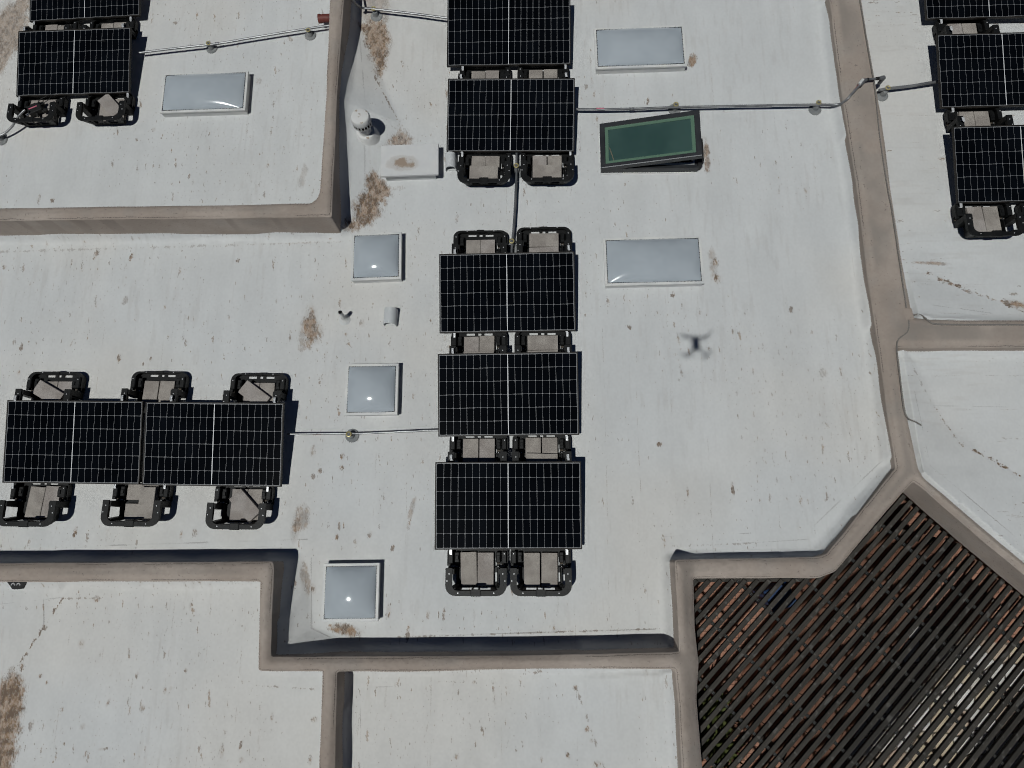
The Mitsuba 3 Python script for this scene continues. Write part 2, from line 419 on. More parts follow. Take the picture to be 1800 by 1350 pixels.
def wavy(poly, step, amp, seed):
    """The polygon with its edges cut into short steps, rounded a little and made uneven."""
    poly = poly.buffer(-.012).buffer(.024, quad_segs=3).buffer(-.012)
    def ring(c):
        n = max(8, int(c.length / step)); p = np.array([c.interpolate(i / n, normalized=True).coords[0] for i in range(n)])
        t = np.roll(p, -1, 0) - np.roll(p, 1, 0); t /= np.linalg.norm(t, axis=1, keepdims=True)
        q = np.c_[p * 3.1, np.zeros(n)]; w = amp * 2 * (meshkit.noise(q, seed) - .5) + amp * .6 * (meshkit.noise(q * 4, seed + 1) - .5)
        return p + np.c_[t[:, 1], -t[:, 0]] * w[:, None]
    return Polygon(ring(poly.exterior), [ring(h) for h in poly.interiors])


def parapet_mesh(poly, ztopf, zbase, seed, crown=.02, shoulder=.035, opening=None):
    poly = wavy(poly, .035, .0035, seed); rings = [np.array(poly.exterior.coords)[:-1]] + [np.array(h.coords)[:-1] for h in poly.interiors]
    x0, y0, x1, y1 = poly.bounds; gx, gy = np.meshgrid(np.arange(x0, x1, .034), np.arange(y0, y1, .034)); g = np.c_[gx.ravel(), gy.ravel()]
    g += np.random.default_rng(seed).uniform(-.006, .006, g.shape)
    inner = poly.buffer(-.022); g = g[shapely.contains_xy(inner, g[:, 0], g[:, 1])]
    bd = np.vstack(rings); pts = np.vstack([bd, g]); tri = Delaunay(pts).simplices
    c = pts[tri].mean(1); tri = tri[shapely.contains_xy(poly, c[:, 0], c[:, 1])]
    a, b, cc = pts[tri[:, 0]], pts[tri[:, 1]], pts[tri[:, 2]]; flip = np.cross(b - a, cc - a) < 0; tri[flip] = tri[flip][:, ::-1]
    d = np.r_[np.zeros(len(bd)), shapely.distance(shapely.boundary(poly), shapely.points(g))]
    q = np.c_[pts * 1.7, np.zeros(len(pts))]
    z = ztopf(pts[:, 0]) - shoulder * np.clip(1 - d / .05, 0, 1) ** 2 + crown * np.clip(d / .12, 0, 1) + .012 * (meshkit.noise(q, seed + 3) - .5) + .006 * (meshkit.noise(q * 5, seed + 4) - .5)
    arc = (pts[:, 0] * .83 + pts[:, 1] * .56) * 1.3
    V = [np.c_[pts, z]]; U = [np.c_[d, arc]]; Fs = [tri]; n = len(pts); o = 0
    for r in rings:
        k = len(r); zz = z[o:o + k]; i = np.arange(k); j = (i + 1) % k
        zb = np.full(k, zbase) if opening is None else np.where(shapely.distance(opening, shapely.points(r)) < .34, -.30, zbase)
        lv = [zz, np.full(k, -.25), zb] if zbase < -.3 else [zz, zb]
        for m in range(len(lv) - 1):
            a, b = n + m * k, n + (m + 1) * k
            Fs += [np.stack([a + i, b + i, b + j], 1), np.stack([a + i, b + j, a + j], 1)]
        for h in lv: V.append(np.c_[r, h]); U.append(np.c_[np.full(k, 5.0), arc[o:o + k]])
        n += k * len(lv); o += k
    if not False:
        v, f, u = np.vstack(V), np.vstack(Fs), np.vstack(U)
    # outward sides whichever way the rings run
    sgn = [1 if shapely.is_ccw(shapely.linearrings(np.vstack([r, r[:1]]))) else -1 for r in rings]
    m0 = len(tri); at_ = m0
    for r, s in zip(rings, sgn):
        k = len(r) * 2 * ((3 if zbase < -.3 else 2) - 1); outer = r is rings[0]
        if (s > 0) != outer: f[at_:at_ + k] = f[at_:at_ + k][:, ::-1]
        at_ += k
    return trimesh.Trimesh(v, f, process=False), u


BLD = thing('building', 'flat roofed building coated white, divided by tan stucco parapets', 'building')


def parapet(poly, ztopf, zbase, seed, **k):
    m, u = parapet_mesh(poly, ztopf, zbase, seed, **k)
    key = numbered(f'{BLD}__parapet'); scene[key] = mikit.ply(m, 'stucco', smooth=True, uv=u); return key


def parapet_split(m_u, cuts): pass


k = parapet(PA, lambda x: 0 * x + ZA, GZ, 11, crown=.012); tag(k, 'tan stucco parapet round the raised upper left roof')
PORCH = LineString([at(a, b, .22)[:2] for a, b in ((1610, 849), (1630, 863), (1676.7, 905), (1725, 946.7), (1798, 1006.7), (2250, 1378))])   # the wall stands on a beam here, open to a porch
k = parapet(PLOW, ztop, GZ, 12, crown=.022, opening=PORCH); tag(k, 'tan stucco parapets dividing the lower roofs')
parapet(OUT, lambda x: 0 * x + .33, GZ, 13, crown=.01)

# ------------------------------------------------------------------ the roof surfaces: one height field per bay
G = .036
nx, ny = int((X1 - X0) / G) + 1, int((Y1 - Y0) / G) + 1
gx, gy = np.meshgrid(X0 + np.arange(nx) * G, Y0 + np.arange(ny) * G)
WALLS = shapely.union_all([PA, PLOW, OUT])
inw = shapely.contains_xy(WALLS, gx, gy)
dist = ndimage.distance_transform_edt(~inw) * G
wob = meshkit.noise(np.stack([gx * 2.6, gy * 2.6, gx * 0], -1), 21); wob2 = meshkit.noise(np.stack([gx * 7, gy * 7, gx * 0], -1), 22)
undul = .012 * (meshkit.fbm(np.stack([gx * .9, gy * .9, gx * 0], -1), 3, 23) - .5) + .004 * (wob2 - .5)


def tri_heights(tris):
    """Sloped saddles of the roofing: triangles with a height at each corner."""
    out = np.zeros_like(gx)
    for (ax, ay, ah), (bx_, by, bh), (cx, cy, ch) in tris:
        den = (by - cy) * (ax - cx) + (cx - bx_) * (ay - cy)
        l1 = ((by - cy) * (gx - cx) + (cx - bx_) * (gy - cy)) / den; l2 = ((cy - ay) * (gx - cx) + (ax - cx) * (gy - cy)) / den; l3 = 1 - l1 - l2
        ins = (l1 >= -.001) & (l2 >= -.001) & (l3 >= -.001)
        out = np.maximum(out, np.where(ins, l1 * ah + l2 * bh + l3 * ch, 0))
    return out


def W(px, py, h, z=0): p = at(px, py, z + h * .0); return (p[0], p[1], h)


def roof(poly, z0, cant_h, mat, saddles=(), label=None, tilt=(0, 0)):
    poly = poly.difference(COURT.buffer(.11))
    h = z0 + tri_heights(saddles) + undul + cant_h * (.75 + .5 * wob) * np.clip(1 - dist / (.10 + .05 * wob), 0, 1) ** 2
    h = np.where(inw, z0 + cant_h * (.7 + .6 * wob) + tri_heights(saddles), h) + tilt[0] * gx + tilt[1] * gy
    h = np.where(inw & (gy < 4.5) | inw & (gx > 1.5), np.minimum(h, ztop(gx) - .09), h)
    keep = shapely.contains_xy(poly, gx[:-1, :-1] + G / 2, gy[:-1, :-1] + G / 2) & (ndimage.distance_transform_edt(inw)[:-1, :-1] * G < .075)
    i, j = np.nonzero(keep); a = i * nx + j
    f = np.vstack([np.stack([a, a + 1, a + nx + 1], 1), np.stack([a, a + nx + 1, a + nx], 1)])
    used, inv = np.unique(f, return_inverse=True)
    m = trimesh.Trimesh(np.c_[gx.ravel(), gy.ravel(), h.ravel()][used], inv.reshape(-1, 3), process=False)
    key = numbered(f'{BLD}__roof_surface'); scene[key] = mikit.ply(m, mat, smooth=True)
    if label: tag(key, label)
    return h


def wp(pts, z): return Polygon([at(a, b, z)[:2] for a, b in pts]).buffer(0)


mid = lambda *p: wp(p, .3)
R_UL = wp([(593, -500), (585, 190), (572, 368), (-700, 378), (-700, -500)], ZA)
R_RT = mid((1470, -300), (1530, 180), (1595, 586), (2400, 586), (2600, -300))
R_RB = mid((1575, 588), (1600, 825), (1700, 905), (2300, 1390), (2400, 588))
R_BL = mid((-700, 1006), (466, 1004), (464, 1166), (578, 1168), (547, 2400), (-1600, 2400))
R_BM = mid((578, 1167), (1207, 1162), (1240, 2400), (547, 2400))
FULL = sbox(X0, Y0, X1, Y1)
R_C = FULL.difference(shapely.union_all([R_UL, R_RT, R_RB, R_BL, R_BM, COURT]))
scene['roof_main'] = roof_material(0.0, seed=1.3, wedges=[([(635, 44), (672, 38), (681, 70), (676, 105), (668, 124)], .95), ([(636, -30), (676, -30), (674, 34), (640, 34)], .5), ([(662, 298), (672, 320), (690, 334), (672, 352), (640, 348)], .95), ([(640, 348), (665, 345), (660, 378), (640, 394), (616, 398)], .95), ([(690, 252), (704, 232), (718, 246), (716, 254)], .8)], stains=[
    (655, 22, 20, 20, 0, .5), (676, 80, 8, 30, 8, .8), (640, 384, 26, 14, 10, .7), (672, 330, 22, 10, -10, .7), (700, 330, 12, 6, 0, .3), (699, 243, 15, 9, 0, .85), (545, 575, 13, 40, 0, .95), (556, 585, 12, 22, 0, .85), (533, 590, 9, 36, -4, .5),
    (520, 925, 9, 30, -4, .85), (530, 910, 16, 24, 0, .6), (537, 1015, 8, 30, 12, .6), (551, 1035, 5, 10, 10, .8), (607, 1107, 30, 11, -12, 1.0), (622, 1112, 18, 9, 0, .9), (1254, 468, 9, 34, 3, .5), (1258, 462, 6, 8, 0, .95), (1260, 490, 8, 11, 0, .95), (1241, 270, 7, 36, 0, .9),
    (1216, 107, 8, 14, -20, .95), (724, 893, 5, 22, -12, .55), (719, 920, 4, 12, -12, .7), (1288, 860, 3, 14, 4, .9), (1209, 865, 2, 10, 0, .8), (1159, 781, 5, 5, 0, 1.0), (1183, 519, 4, 4, 0, .9), (602, 802, 4, 7, -10, .95), (600, 822, 5, 5, 0, .95), (562, 828, 4, 6, 0, .8), (550, 838, 4, 6, 0, .7),
    (592, 944, 4, 6, 0, .9), (596, 925, 3, 8, 0, .7), (650, 940, 4, 8, -20, .7), (690, 964, 4, 8, -20, .8), (550, 793, 6, 12, 0, .5), (683, 1075, 5, 14, 0, .8), (717, 1112, 4, 16, -6, .85), (752, 1080, 4, 10, 0, .5), (780, 1080, 3, 12, 0, .7), (636, 568, 5, 8, 0, .5), (608, 588, 3, 4, 0, .8),
    (1106, 575, 3, 6, 20, .8), (1185, 570, 2, 6, 0, .7), (1288, 583, 2, 6, 0, .7), (1273, 195, 3, 4, 0, .4), (1139, 176, 3, 9, -10, .9), (1182, 168, 2, 4, 0, .8), (1390, 545, 4, 7, 0, .8), (1448, 655, 7, 9, 0, .4), (1030, 152, 4, 6, 0, .6), (974, 1105, 3, 8, 0, .8), (803, 385, 4, 9, 0, .5),
    (169, 447, 4, 10, -15, .8), (231, 452, 4, 9, -20, .9), (8, 470, 4, 5, -30, .8), (418, 458, 3, 7, -20, .8), (209, 630, 4, 9, 0, .8), (265, 631, 2, 5, 0, .9), (252, 640, 2, 4, 0, .8), (220, 528, 5, 9, -20, .5), (132, 935, 4, 10, -10, .9), (318, 940, 3, 9, -5, .8), (342, 936, 6, 8, 0, .6), (375, 1, 1, 1, 0, .1),
    (37, 612, 4, 8, 0, .8), (33, 655, 4, 6, 0, .7)],
    lines=[(0, 443, 600, 425, 3, .32), (700, 262, 712, 250, 4, .5), (655, 130, 700, 212, 2.5, .7), (700, 1120, 1165, 1105, 2.2, .6), (1180, 960, 1330, 955, 2.5, .4)],
    cracks=[(632, 60, 640, 130, 1.2, .55), (640, 130, 647, 195, 1.2, .55), (645, 250, 642, 335, 1.0, .4), (547, 980, 548, 1104, 1.2, .6), (548, 1104, 581, 1120, 1.2, .6), (790, 1116, 1150, 1106, 1.3, .7), (1166, 943, 1320, 937, 1.2, .6), (1290, 956, 1420, 948, 1.2, .6), (1430, 925, 1550, 810, 1.2, .5), (120, 961, 540, 948, 1.2, .6), (548, 560, 545, 600, 1.5, .8), (522, 885, 518, 948, 1.3, .8)])
scene['roof_upper_left'] = roof_material(ZUL, seed=4.7, wedges=[([(-20, 60), (14, 14), (52, -10), (60, 30), (34, 70), (20, 130), (-20, 150)], .72)], stains=[(30, 40, 22, 50, 30, .6), (270, 228, 4, 5, 0, .9), (240, 245, 3, 4, 0, .7), (308, 40, 4, 4, 0, .7), (92, 352, 4, 6, 0, .9), (68, 350, 4, 10, 0, .6), (333, 310, 2, 5, 0, .7), (455, 142, 7, 9, 0, .35), (510, 68, 4, 8, 30, .5), (530, 320, 8, 14, 0, .35), (535, 300, 6, 16, 0, .3)], spots=1.2)
scene['roof_right'] = roof_material(0.0, seed=8.2, swap=True, warm=.40, spots=.9, stains=[(1640, 463, 34, 4, -3, .75), (1654, 491, 7, 5, -15, .95), (1671, 499, 9, 5, -20, .9), (1785, 535, 22, 9, -15, 1.0), (1768, 532, 12, 5, -15, .9), (1700, 512, 10, 4, -20, .7), (1783, 517, 8, 3, 0, .6), (1656, 279, 8, 3, 0, .7), (1563, 265, 5, 1.5, 0, .7)],
    lines=[(1603, 470, 1800, 548, 4.5, .85), (1600, 640, 1660, 750, 2.5, .35), (1690, 780, 1800, 840, 5, .95), (1640, 713, 1690, 785, 3.5, .75), (1760, 770, 1800, 771, 2, .5)], cracks=[(1625, 540, 1740, 553, 1.2, .5), (1604, 690, 1625, 810, 1.2, .5), (1625, 820, 1800, 965, 1.3, .6), (1640, 713, 1800, 716, 1, .35)])
scene['roof_bottom_left'] = roof_material(0.1, seed=11.9, wedges=[([(-20, 1225), (20, 1192), (36, 1212), (30, 1265), (18, 1330), (8, 1370), (-20, 1370)], 1.0)], spots=1.3, warm=.45, stains=[(38, 1172, 5, 8, 0, .9), (170, 1053, 5, 6, -20, .9), (78, 1103, 5, 5, 0, .8), (143, 1132, 6, 8, 0, .5), (241, 1187, 2, 6, -10, .9), (300, 1210, 3, 4, 0, .8), (290, 1214, 3, 6, 0, .8), (250, 1245, 5, 7, 0, .6), (145, 1277, 6, 5, 40, .7), (190, 1235, 3, 8, -20, .8), (112, 1308, 3, 3, 0, .9), (180, 1317, 10, 2.5, 5, .8), (390, 1320, 4, 12, 0, .6), (423, 1310, 3, 8, -20, .8), (424, 1336, 4, 5, 0, .7), (82, 1200, 3, 4, -20, .95), (71, 1188, 4, 4, 0, .9), (55, 1275, 5, 10, 0, .6), (552, 1265, 6, 5, 20, .7), (478, 1260, 3, 7, 0, .7), (545, 1336, 4, 8, 0, .7), (335, 1065, 3, 8, 0, .5)],
    lines=[(112, 1050, 8, 1205, 3.5, .8), (120, 1052, 180, 1051, 2.5, .5), (450, 1205, 560, 1212, 2, .5)], cracks=[(78, 1050, 77, 1102, 1.2, .6), (0, 1062, 112, 1050, 1.1, .4)])
scene['roof_bottom_middle'] = roof_material(0.12, seed=15.4, warm=.42, stains=[(1012, 1208, 5, 5, -20, .9), (1032, 1282, 5, 6, -20, .9), (1040, 1302, 4, 4, 0, .85), (998, 1328, 4, 7, 30, .9), (1050, 1343, 7, 6, 0, .85), (940, 1182, 3, 3, 0, .7), (950, 1180, 3, 3, 0, .7), (952, 1335, 3, 7, 0, .6), (802, 1330, 5, 5, 0, .6), (833, 1199, 3, 3, 0, .7)],
    lines=[(1012, 1205, 1062, 1350, 3, .5), (770, 1198, 840, 1200, 2, .45)], cracks=[(635, 1210, 632, 1350, 1.2, .7), (635, 1208, 690, 1207, 1, .4)])

roof(R_C, 0, .13, 'roof_main', [
    (W(633, 48, .0), W(704, 216, .0), W(606, 200, .33)), (W(606, 200, .33), W(704, 216, 0), W(616, 398, .02)), (W(606, 200, .33), W(633, 48, 0), W(600, 20, .06)), (W(606, 200, .33), W(585, 395, .05), W(616, 398, .02)), (W(606, 200, .33), W(560, 200, .33), W(580, 395, .05)), (W(606, 200, .33), W(560, 200, .33), W(590, 20, .05)),
    (W(470, 1150, .34), W(522, 970, 0), W(546, 1020, 0)), (W(470, 1150, .34), W(546, 1020, 0), W(549, 1104, 0)), (W(470, 1150, .34), W(549, 1104, 0), W(596, 1122, 0)), (W(470, 1150, .34), W(596, 1122, 0), W(600, 1180, .0)), (W(470, 1150, .34), W(522, 970, 0), W(470, 970, .02))],
    'main white roof surface with the column of solar panels')
roof(R_UL, ZUL, .12, 'roof_upper_left', label='white roof surface of the upper left block')
roof(R_RT, .0, .07, 'roof_right', [(W(1588, 470, 0), W(1815, 552, 0), W(1602, 570, .17)), (W(1815, 552, 0), W(1602, 570, .17), W(1900, 590, .05))])
roof(R_RB, .0, .07, 'roof_right', [(W(1605, 835, .16), W(1578, 615, .06), W(1612, 640, 0)), (W(1605, 835, .16), W(1612, 640, 0), W(1660, 748, 0)), (W(1605, 835, .16), W(1660, 748, 0), W(1810, 845, 0)), (W(1605, 835, .16), W(1810, 845, 0), W(1900, 1080, .12))])
roof(R_BL, .1, .09, 'roof_bottom_left', [(W(-60, 1010, .14), W(112, 1050, 0), W(0, 1212, 0)), (W(-60, 1010, .14), W(112, 1050, 0), W(130, 1010, .05)), (W(-60, 1010, .14), W(0, 1212, 0), W(-160, 1400, 0))])
roof(R_BM, .12, .09, 'roof_bottom_middle', [(W(1005, 1188, 0), W(1066, 1360, 0), W(1220, 1170, .09)), (W(1066, 1360, 0), W(1220, 1170, .09), W(1230, 1400, .06))])

# the ground round the building and the patio in the courtyard
gpoly = Polygon([(-600, -600), (600, -600), (600, 600), (-600, 600)])
g = np.linspace(-1, 1, 41); gX, gY = np.meshgrid(np.sign(g) * np.abs(g) ** 2.2 * 700, np.sign(g) * np.abs(g) ** 2.2 * 700)
ii, jj = np.meshgrid(np.arange(40), np.arange(40), indexing='ij'); a = (ii * 41 + jj).ravel()
scene['ground'] = mikit.ply(trimesh.Trimesh(np.c_[gX.ravel(), gY.ravel(), np.full(41 * 41, GZ - .06)], np.vstack([np.stack([a, a + 1, a + 42], 1), np.stack([a, a + 42, a + 41], 1)]), process=False), 'earth')
tag('ground', 'bare earth ground round the building', kind='structure')

# ------------------------------------------------------------------ solar panels
PW, PH, TILT = 1.755, 1.038, .161
fr = .0155
frame_m = cat([cbx(-PW / 2, PW / 2, -PH / 2, -PH / 2 + fr, -.035, .0015, .0015), cbx(-PW / 2, PW / 2, PH / 2 - fr, PH / 2, -.035, .0015, .0015),
               cbx(-PW / 2, -PW / 2 + fr, -PH / 2 + fr, PH / 2 - fr, -.035, .0015, .0015), cbx(PW / 2 - fr, PW / 2, -PH / 2 + fr, PH / 2 - fr, -.035, .0015, .0015)])
D_FRAME = mikit.ply(frame_m, 'frame_black'); D_BACK = mikit.ply(bx(-PW / 2 + fr, PW / 2 - fr, -PH / 2 + fr, PH / 2 - fr, -.008, -.004), 'backsheet')
mx, my, gap, mgap = fr + .006, fr + .006, .0027, .0115
cw = ((PW - 2 * mx - mgap) / 2 - 9 * gap) / 10; chh = (PH - 2 * my - 5 * gap) / 6; c = .0065
cell_poly = Polygon([(-cw / 2 + c, -chh / 2), (cw / 2 - c, -chh / 2), (cw / 2, -chh / 2 + c), (cw / 2, chh / 2 - c), (cw / 2 - c, chh / 2), (-cw / 2 + c, chh / 2), (-cw / 2, chh / 2 - c), (-cw / 2, -chh / 2 + c)])
D_CELL = [mikit.ply(ext(cell_poly, -.0052, -.0034), f'cell_{i}') for i in range(4)]; D_SEAM = mikit.ply(bx(-mgap / 2 + .001, mgap / 2 - .001, -PH / 2 + fr, PH / 2 - fr, -.0042, -.003), 'seam_white')
CELLS = [(sx * (mgap / 2 + cw / 2 + i * (cw + gap)), -PH / 2 + my + chh / 2 + j * (chh + gap)) for j in range(6) for sx, i in [(-1, i) for i in range(9, -1, -1)] + [(1, i) for i in range(10)]]


def mat4(M): return T(np.asarray(M, float).tolist())


def ry(a):
    c, s = math.cos(a), math.sin(a)
    return np.array([[c, 0, s, 0], [0, 1, 0, 0], [-s, 0, c, 0], [0, 0, 0, 1.0]])


def panel_M(x, y, yaw, zb, roll=0, tilt=TILT): return tr(x, y, zb + .245) @ rz(yaw) @ ry(roll) @ rx(tilt)


def solar_panel(x, y, yaw, zb, label, group=None):
    k = thing('solar_panel', label, 'solar panel', group); M = panel_M(x, y, yaw, zb, *((.032, .137) if abs(x + .33) < .001 else (.004 * math.sin(x * 7 + y), TILT)))   # the lowest centre panel sits a little out of true
    part(k, 'frame', D_FRAME, None, mat4(M)); part(k, 'backsheet', D_BACK, None, mat4(M))
    part(k, 'centre_seam', D_SEAM, None, mat4(M)); r = np.random.default_rng(int(abs(x * 1000) + abs(y * 100))); w_ = r.dirichlet([2, 3, 2, 1])
    for cx, cy in CELLS: part(k, 'cell', D_CELL[r.choice(4, p=w_)], None, mat4(M @ tr(cx, cy, 0)))
    return M


GP = 'black solar panels on ballasted trays'
PANELS = {  # fitted to the corners of each panel in the photograph
    'C3': (-.351, 3.289, .008, 0, 'black solar panel in the centre, topmost of the three stacked panels'), 'C4': (-.336, 1.940, .007, 0, 'black solar panel in the centre, middle one of the three stacked panels'),
    'C5': (-.330, .565, .004, .045, 'black solar panel in the centre, lowest of the three stacked panels'), 'C2': (-.304, 5.881, -.021, 0, 'black solar panel in the upper centre, left of the open green roof window'),
    'C1': (-.334, 7.243, -.009, 0, 'black solar panel cut by the top edge in the upper centre'), 'L1': (-5.799, 1.366, -.016, 0, 'left panel of the side by side pair at the left edge'),
    'L2': (-4.012, 1.330, -.015, 0, 'right panel of the side by side pair, with a conduit leaving rightwards'), 'U2': (-7.014, 7.321, .015, ZUL, 'whole black solar panel on the raised upper left roof'),
    'U1': (-7.035, 8.679, .035, ZUL, 'solar panel on the upper left roof, cut by the top edge'), 'R2': (6.421, 6.416, .009, 0.02, 'middle solar panel of the three at the right edge'),
    'R3': (6.438, 4.997, .008, 0.02, 'lowest solar panel of the three at the right edge'), 'R1': (6.413, 7.823, .004, 0.02, 'topmost solar panel at the right edge, mostly out of view')}
for k, (x, y, yaw, zb, lab) in PANELS.items(): solar_panel(x, y, yaw, zb, lab, GP)

# ------------------------------------------------------------------ ballast trays: y = 0 is where the lower edge of a panel clips on
def tray_mesh():
    out = []
    pan = rrect(-.24, .24, -.43, .0, .02).difference(sbox(.205, -.40, .233, -.27)).difference(sbox(.212, -.20, .228, -.09))
    out.append(ext(pan, .006, .018))
    north = rrect(-.36, .36, -.21, .05, .085).union(sbox(-.36, -.21, .36, -.1)).difference(sbox(-.24, -.3, .24, -.002))
    for x0, x1 in ((-.175, -.06), (-.022, .022), (.06, .17)): north = north.difference(rrect(x0, x1, .000, .031, .008))
    for s in (-1, 1): north = north.difference(sbox(s * .30 - .03, -.205, s * .30 + .03, -.18))
    out.append(ext(north, .007, .019))
    # low rim at the north end
    rim = rrect(-.365, .365, -.30, .056, .095).difference(rrect(-.315, .315, -.36, .033, .07)).intersection(sbox(-1, -.19, 1, 1))
    out.append(ext(rim, .075, .097)); out.append(ext(rrect(-.365, .365, -.30, .056, .095).difference(rrect(-.352, .352, -.30, .043, .085)).intersection(sbox(-1, -.15, 1, 1)), .019, .075))
    out.append(cbx(-.05, .05, .028, .062, .06, .108, .006))
    for s in (-1, 1):
        a, b = sorted((s * .292, s * .352)); out.append(cbx(a, b, -.165, -.02, .018, .128, .008))
        a, b = sorted((s * .222, s * .278)); out.append(cbx(a, b, -.155, -.03, .018, .088, .008)); out.append(cbx(a + .01, b - .01, -.12, -.07, .088, .1, .003))
        a, b = sorted((s * .205, s * .290)); out.append(hull([(a, -.20, .018), (b, -.20, .018), (a, -.215, .018), (b, -.215, .018), (a + .01, -.205, .075), (b - .01, -.205, .075), (a + .01, -.215, .075), (b - .01, -.215, .075)]))
        # high leg that carries the upper edge of the next panel
        a, b = sorted((s * .265, s * .355)); out.append(hull([(x, y, z) for x in (a, b) for y, z in ((-.285, .02), (-.205, .02), (-.225, .268), (-.285, .268))]))
        # wall of the ballast pan
        out.append(hull([(s * (x + .0), y, z) for x, z in ((.232, .012), (.242, .012), (.246, .082), (.254, .082)) for y in (-.20, -.42)]))
        # corner leg, leaning out
        out.append(hull([(s * x, y, .018) for x in (.20, .242) for y in (-.43, -.385)] + [(s * x, y, .262) for x in (.245, .325) for y in (-.500, -.44)]))
    # high hoop at the south end with a skirt
    o = rrect(-.36, .36, -.53, .2, .12, 6); i = rrect(-.282, .282, -.472, .3, .07, 5)
    hoop = o.difference(i).intersection(sbox(-1, -1, 1, -.215))
    out.append(ext(hoop, .264, .285)); out.append(ext(o.difference(o.buffer(-.010)).intersection(sbox(-1, -.44, 1, -.215)), .240, .264)); out.append(ext(i.buffer(.010).difference(i).intersection(sbox(-1, -.42, 1, -.25)), .240, .264))
    out.append(cbx(-.06, .06, -.536, -.455, .255, .292, .006))
    # south wall with openings, leaning out from the ballast pan to the hoop
    wall = lambda x0, x1, a, b: hull([(x, -.425 - .045 * t + o, .016 + .25 * t) for x in (x0, x1) for t in (a, b) for o in (-.004, .004)])
    for x0, x1 in ((-.24, -.175), (-.055, -.035), (.02, .04), (.165, .24)): out.append(wall(x0, x1, 0, 1))
    out += [wall(-.24, .24, 0, .17), wall(-.24, .24, .86, 1)]
    return cat(out)


D_TRAY = mikit.ply(tray_mesh(), 'black_plastic')
D_LEDGE = mikit.ply(cat([bx(s * .322 - .028, s * .322 + .028, -.186, -.166, .018, .026) for s in (-1, 1)] + [bx(s * .25 - .02, s * .25 + .02, -.172, -.156, .018, .024) for s in (-1, 1)]), 'dusty_plastic')
screws = [(s * x, y, .285) for s in (-1, 1) for x, y in ((.21, -.497), (.34, -.36), (.315, -.28), (.015, -.497))] + [(s * .18, .045, .097) for s in (-1, 1)] + [(s * .325, -.05, .128) for s in (-1, 1)] + [(s * .25, -.2, .075) for s in (-1, 1)]
D_SCREW = mikit.ply(cat([cyl((x, y, z - .004), (x, y, z + .004), .0065, n=8) for x, y, z in screws]), 'clip_metal')
D_CLAMP = mikit.ply(cat([cbx(-.012, .012, -.034, .028, -.004, .002, .0015), cbx(-.015, -.009, -.03, .026, .002, .012, .0015), cbx(.009, .015, -.03, .026, .002, .012, .0015), cyl((0, -.012, .002), (0, -.012, .012), .0065, n=8), cbx(-.02, .008, .022, .042, .001, .005, .001)]), 'clip_metal')


def tray(cx, yl, yaw, zb, label, clamps=('l', 'u'), sides=(-1, 1)):
    """cx, yl: middle of the line where the panel's lower edge clips on."""
    k = thing('mounting_tray', label, 'mounting tray'); M = rz(yaw, cx, yl, zb)
    labels[k]['group'] = 'mounting trays under the solar panels'
    part(k, 'body', D_TRAY, None, mat4(M)); part(k, 'ledge', D_LEDGE, None, mat4(M)); part(k, 'screw_head', D_SCREW, None, mat4(M), kind='stuff')
    for s in sides:
        if 'l' in clamps: part(k, 'clamp', D_CLAMP, None, mat4(M @ tr(s * .315, -.030, .150) @ rx(.1)))
        if 'u' in clamps: part(k, 'clamp', D_CLAMP, None, mat4(M @ tr(s * .315, (-.287 if 'l' in clamps else -.345), .322) @ rz(math.pi) @ rx(.1)))
    return M


PAVERS = [mikit.ply(cbx(-.096, .096, -.195, .195, 0, .055, .003, .35, np.random.default_rng(s)), m, smooth=False) for s, m in ((1, 'concrete'), (2, 'concrete'), (3, 'concrete_grey'), (4, 'concrete'))]
_pc = [0]


def paver(M, x, y, z, a, label, v=None):
    k = numbered('concrete_paver'); _pc[0] += 1
    scene[k] = {**PAVERS[(_pc[0] if v is None else v) % 4], 'to_world': mat4(M @ rz(math.radians(a), x, y, z))}; tag(k, label, 'concrete block', 'concrete blocks weighing down the trays'); return k


def yl_of(name):
    """World y of the lower edge of a panel, and of its upper edge."""
    x, y, yaw, zb, _ = PANELS[name]; d = PH / 2 * math.cos(TILT); return y - d, y + d


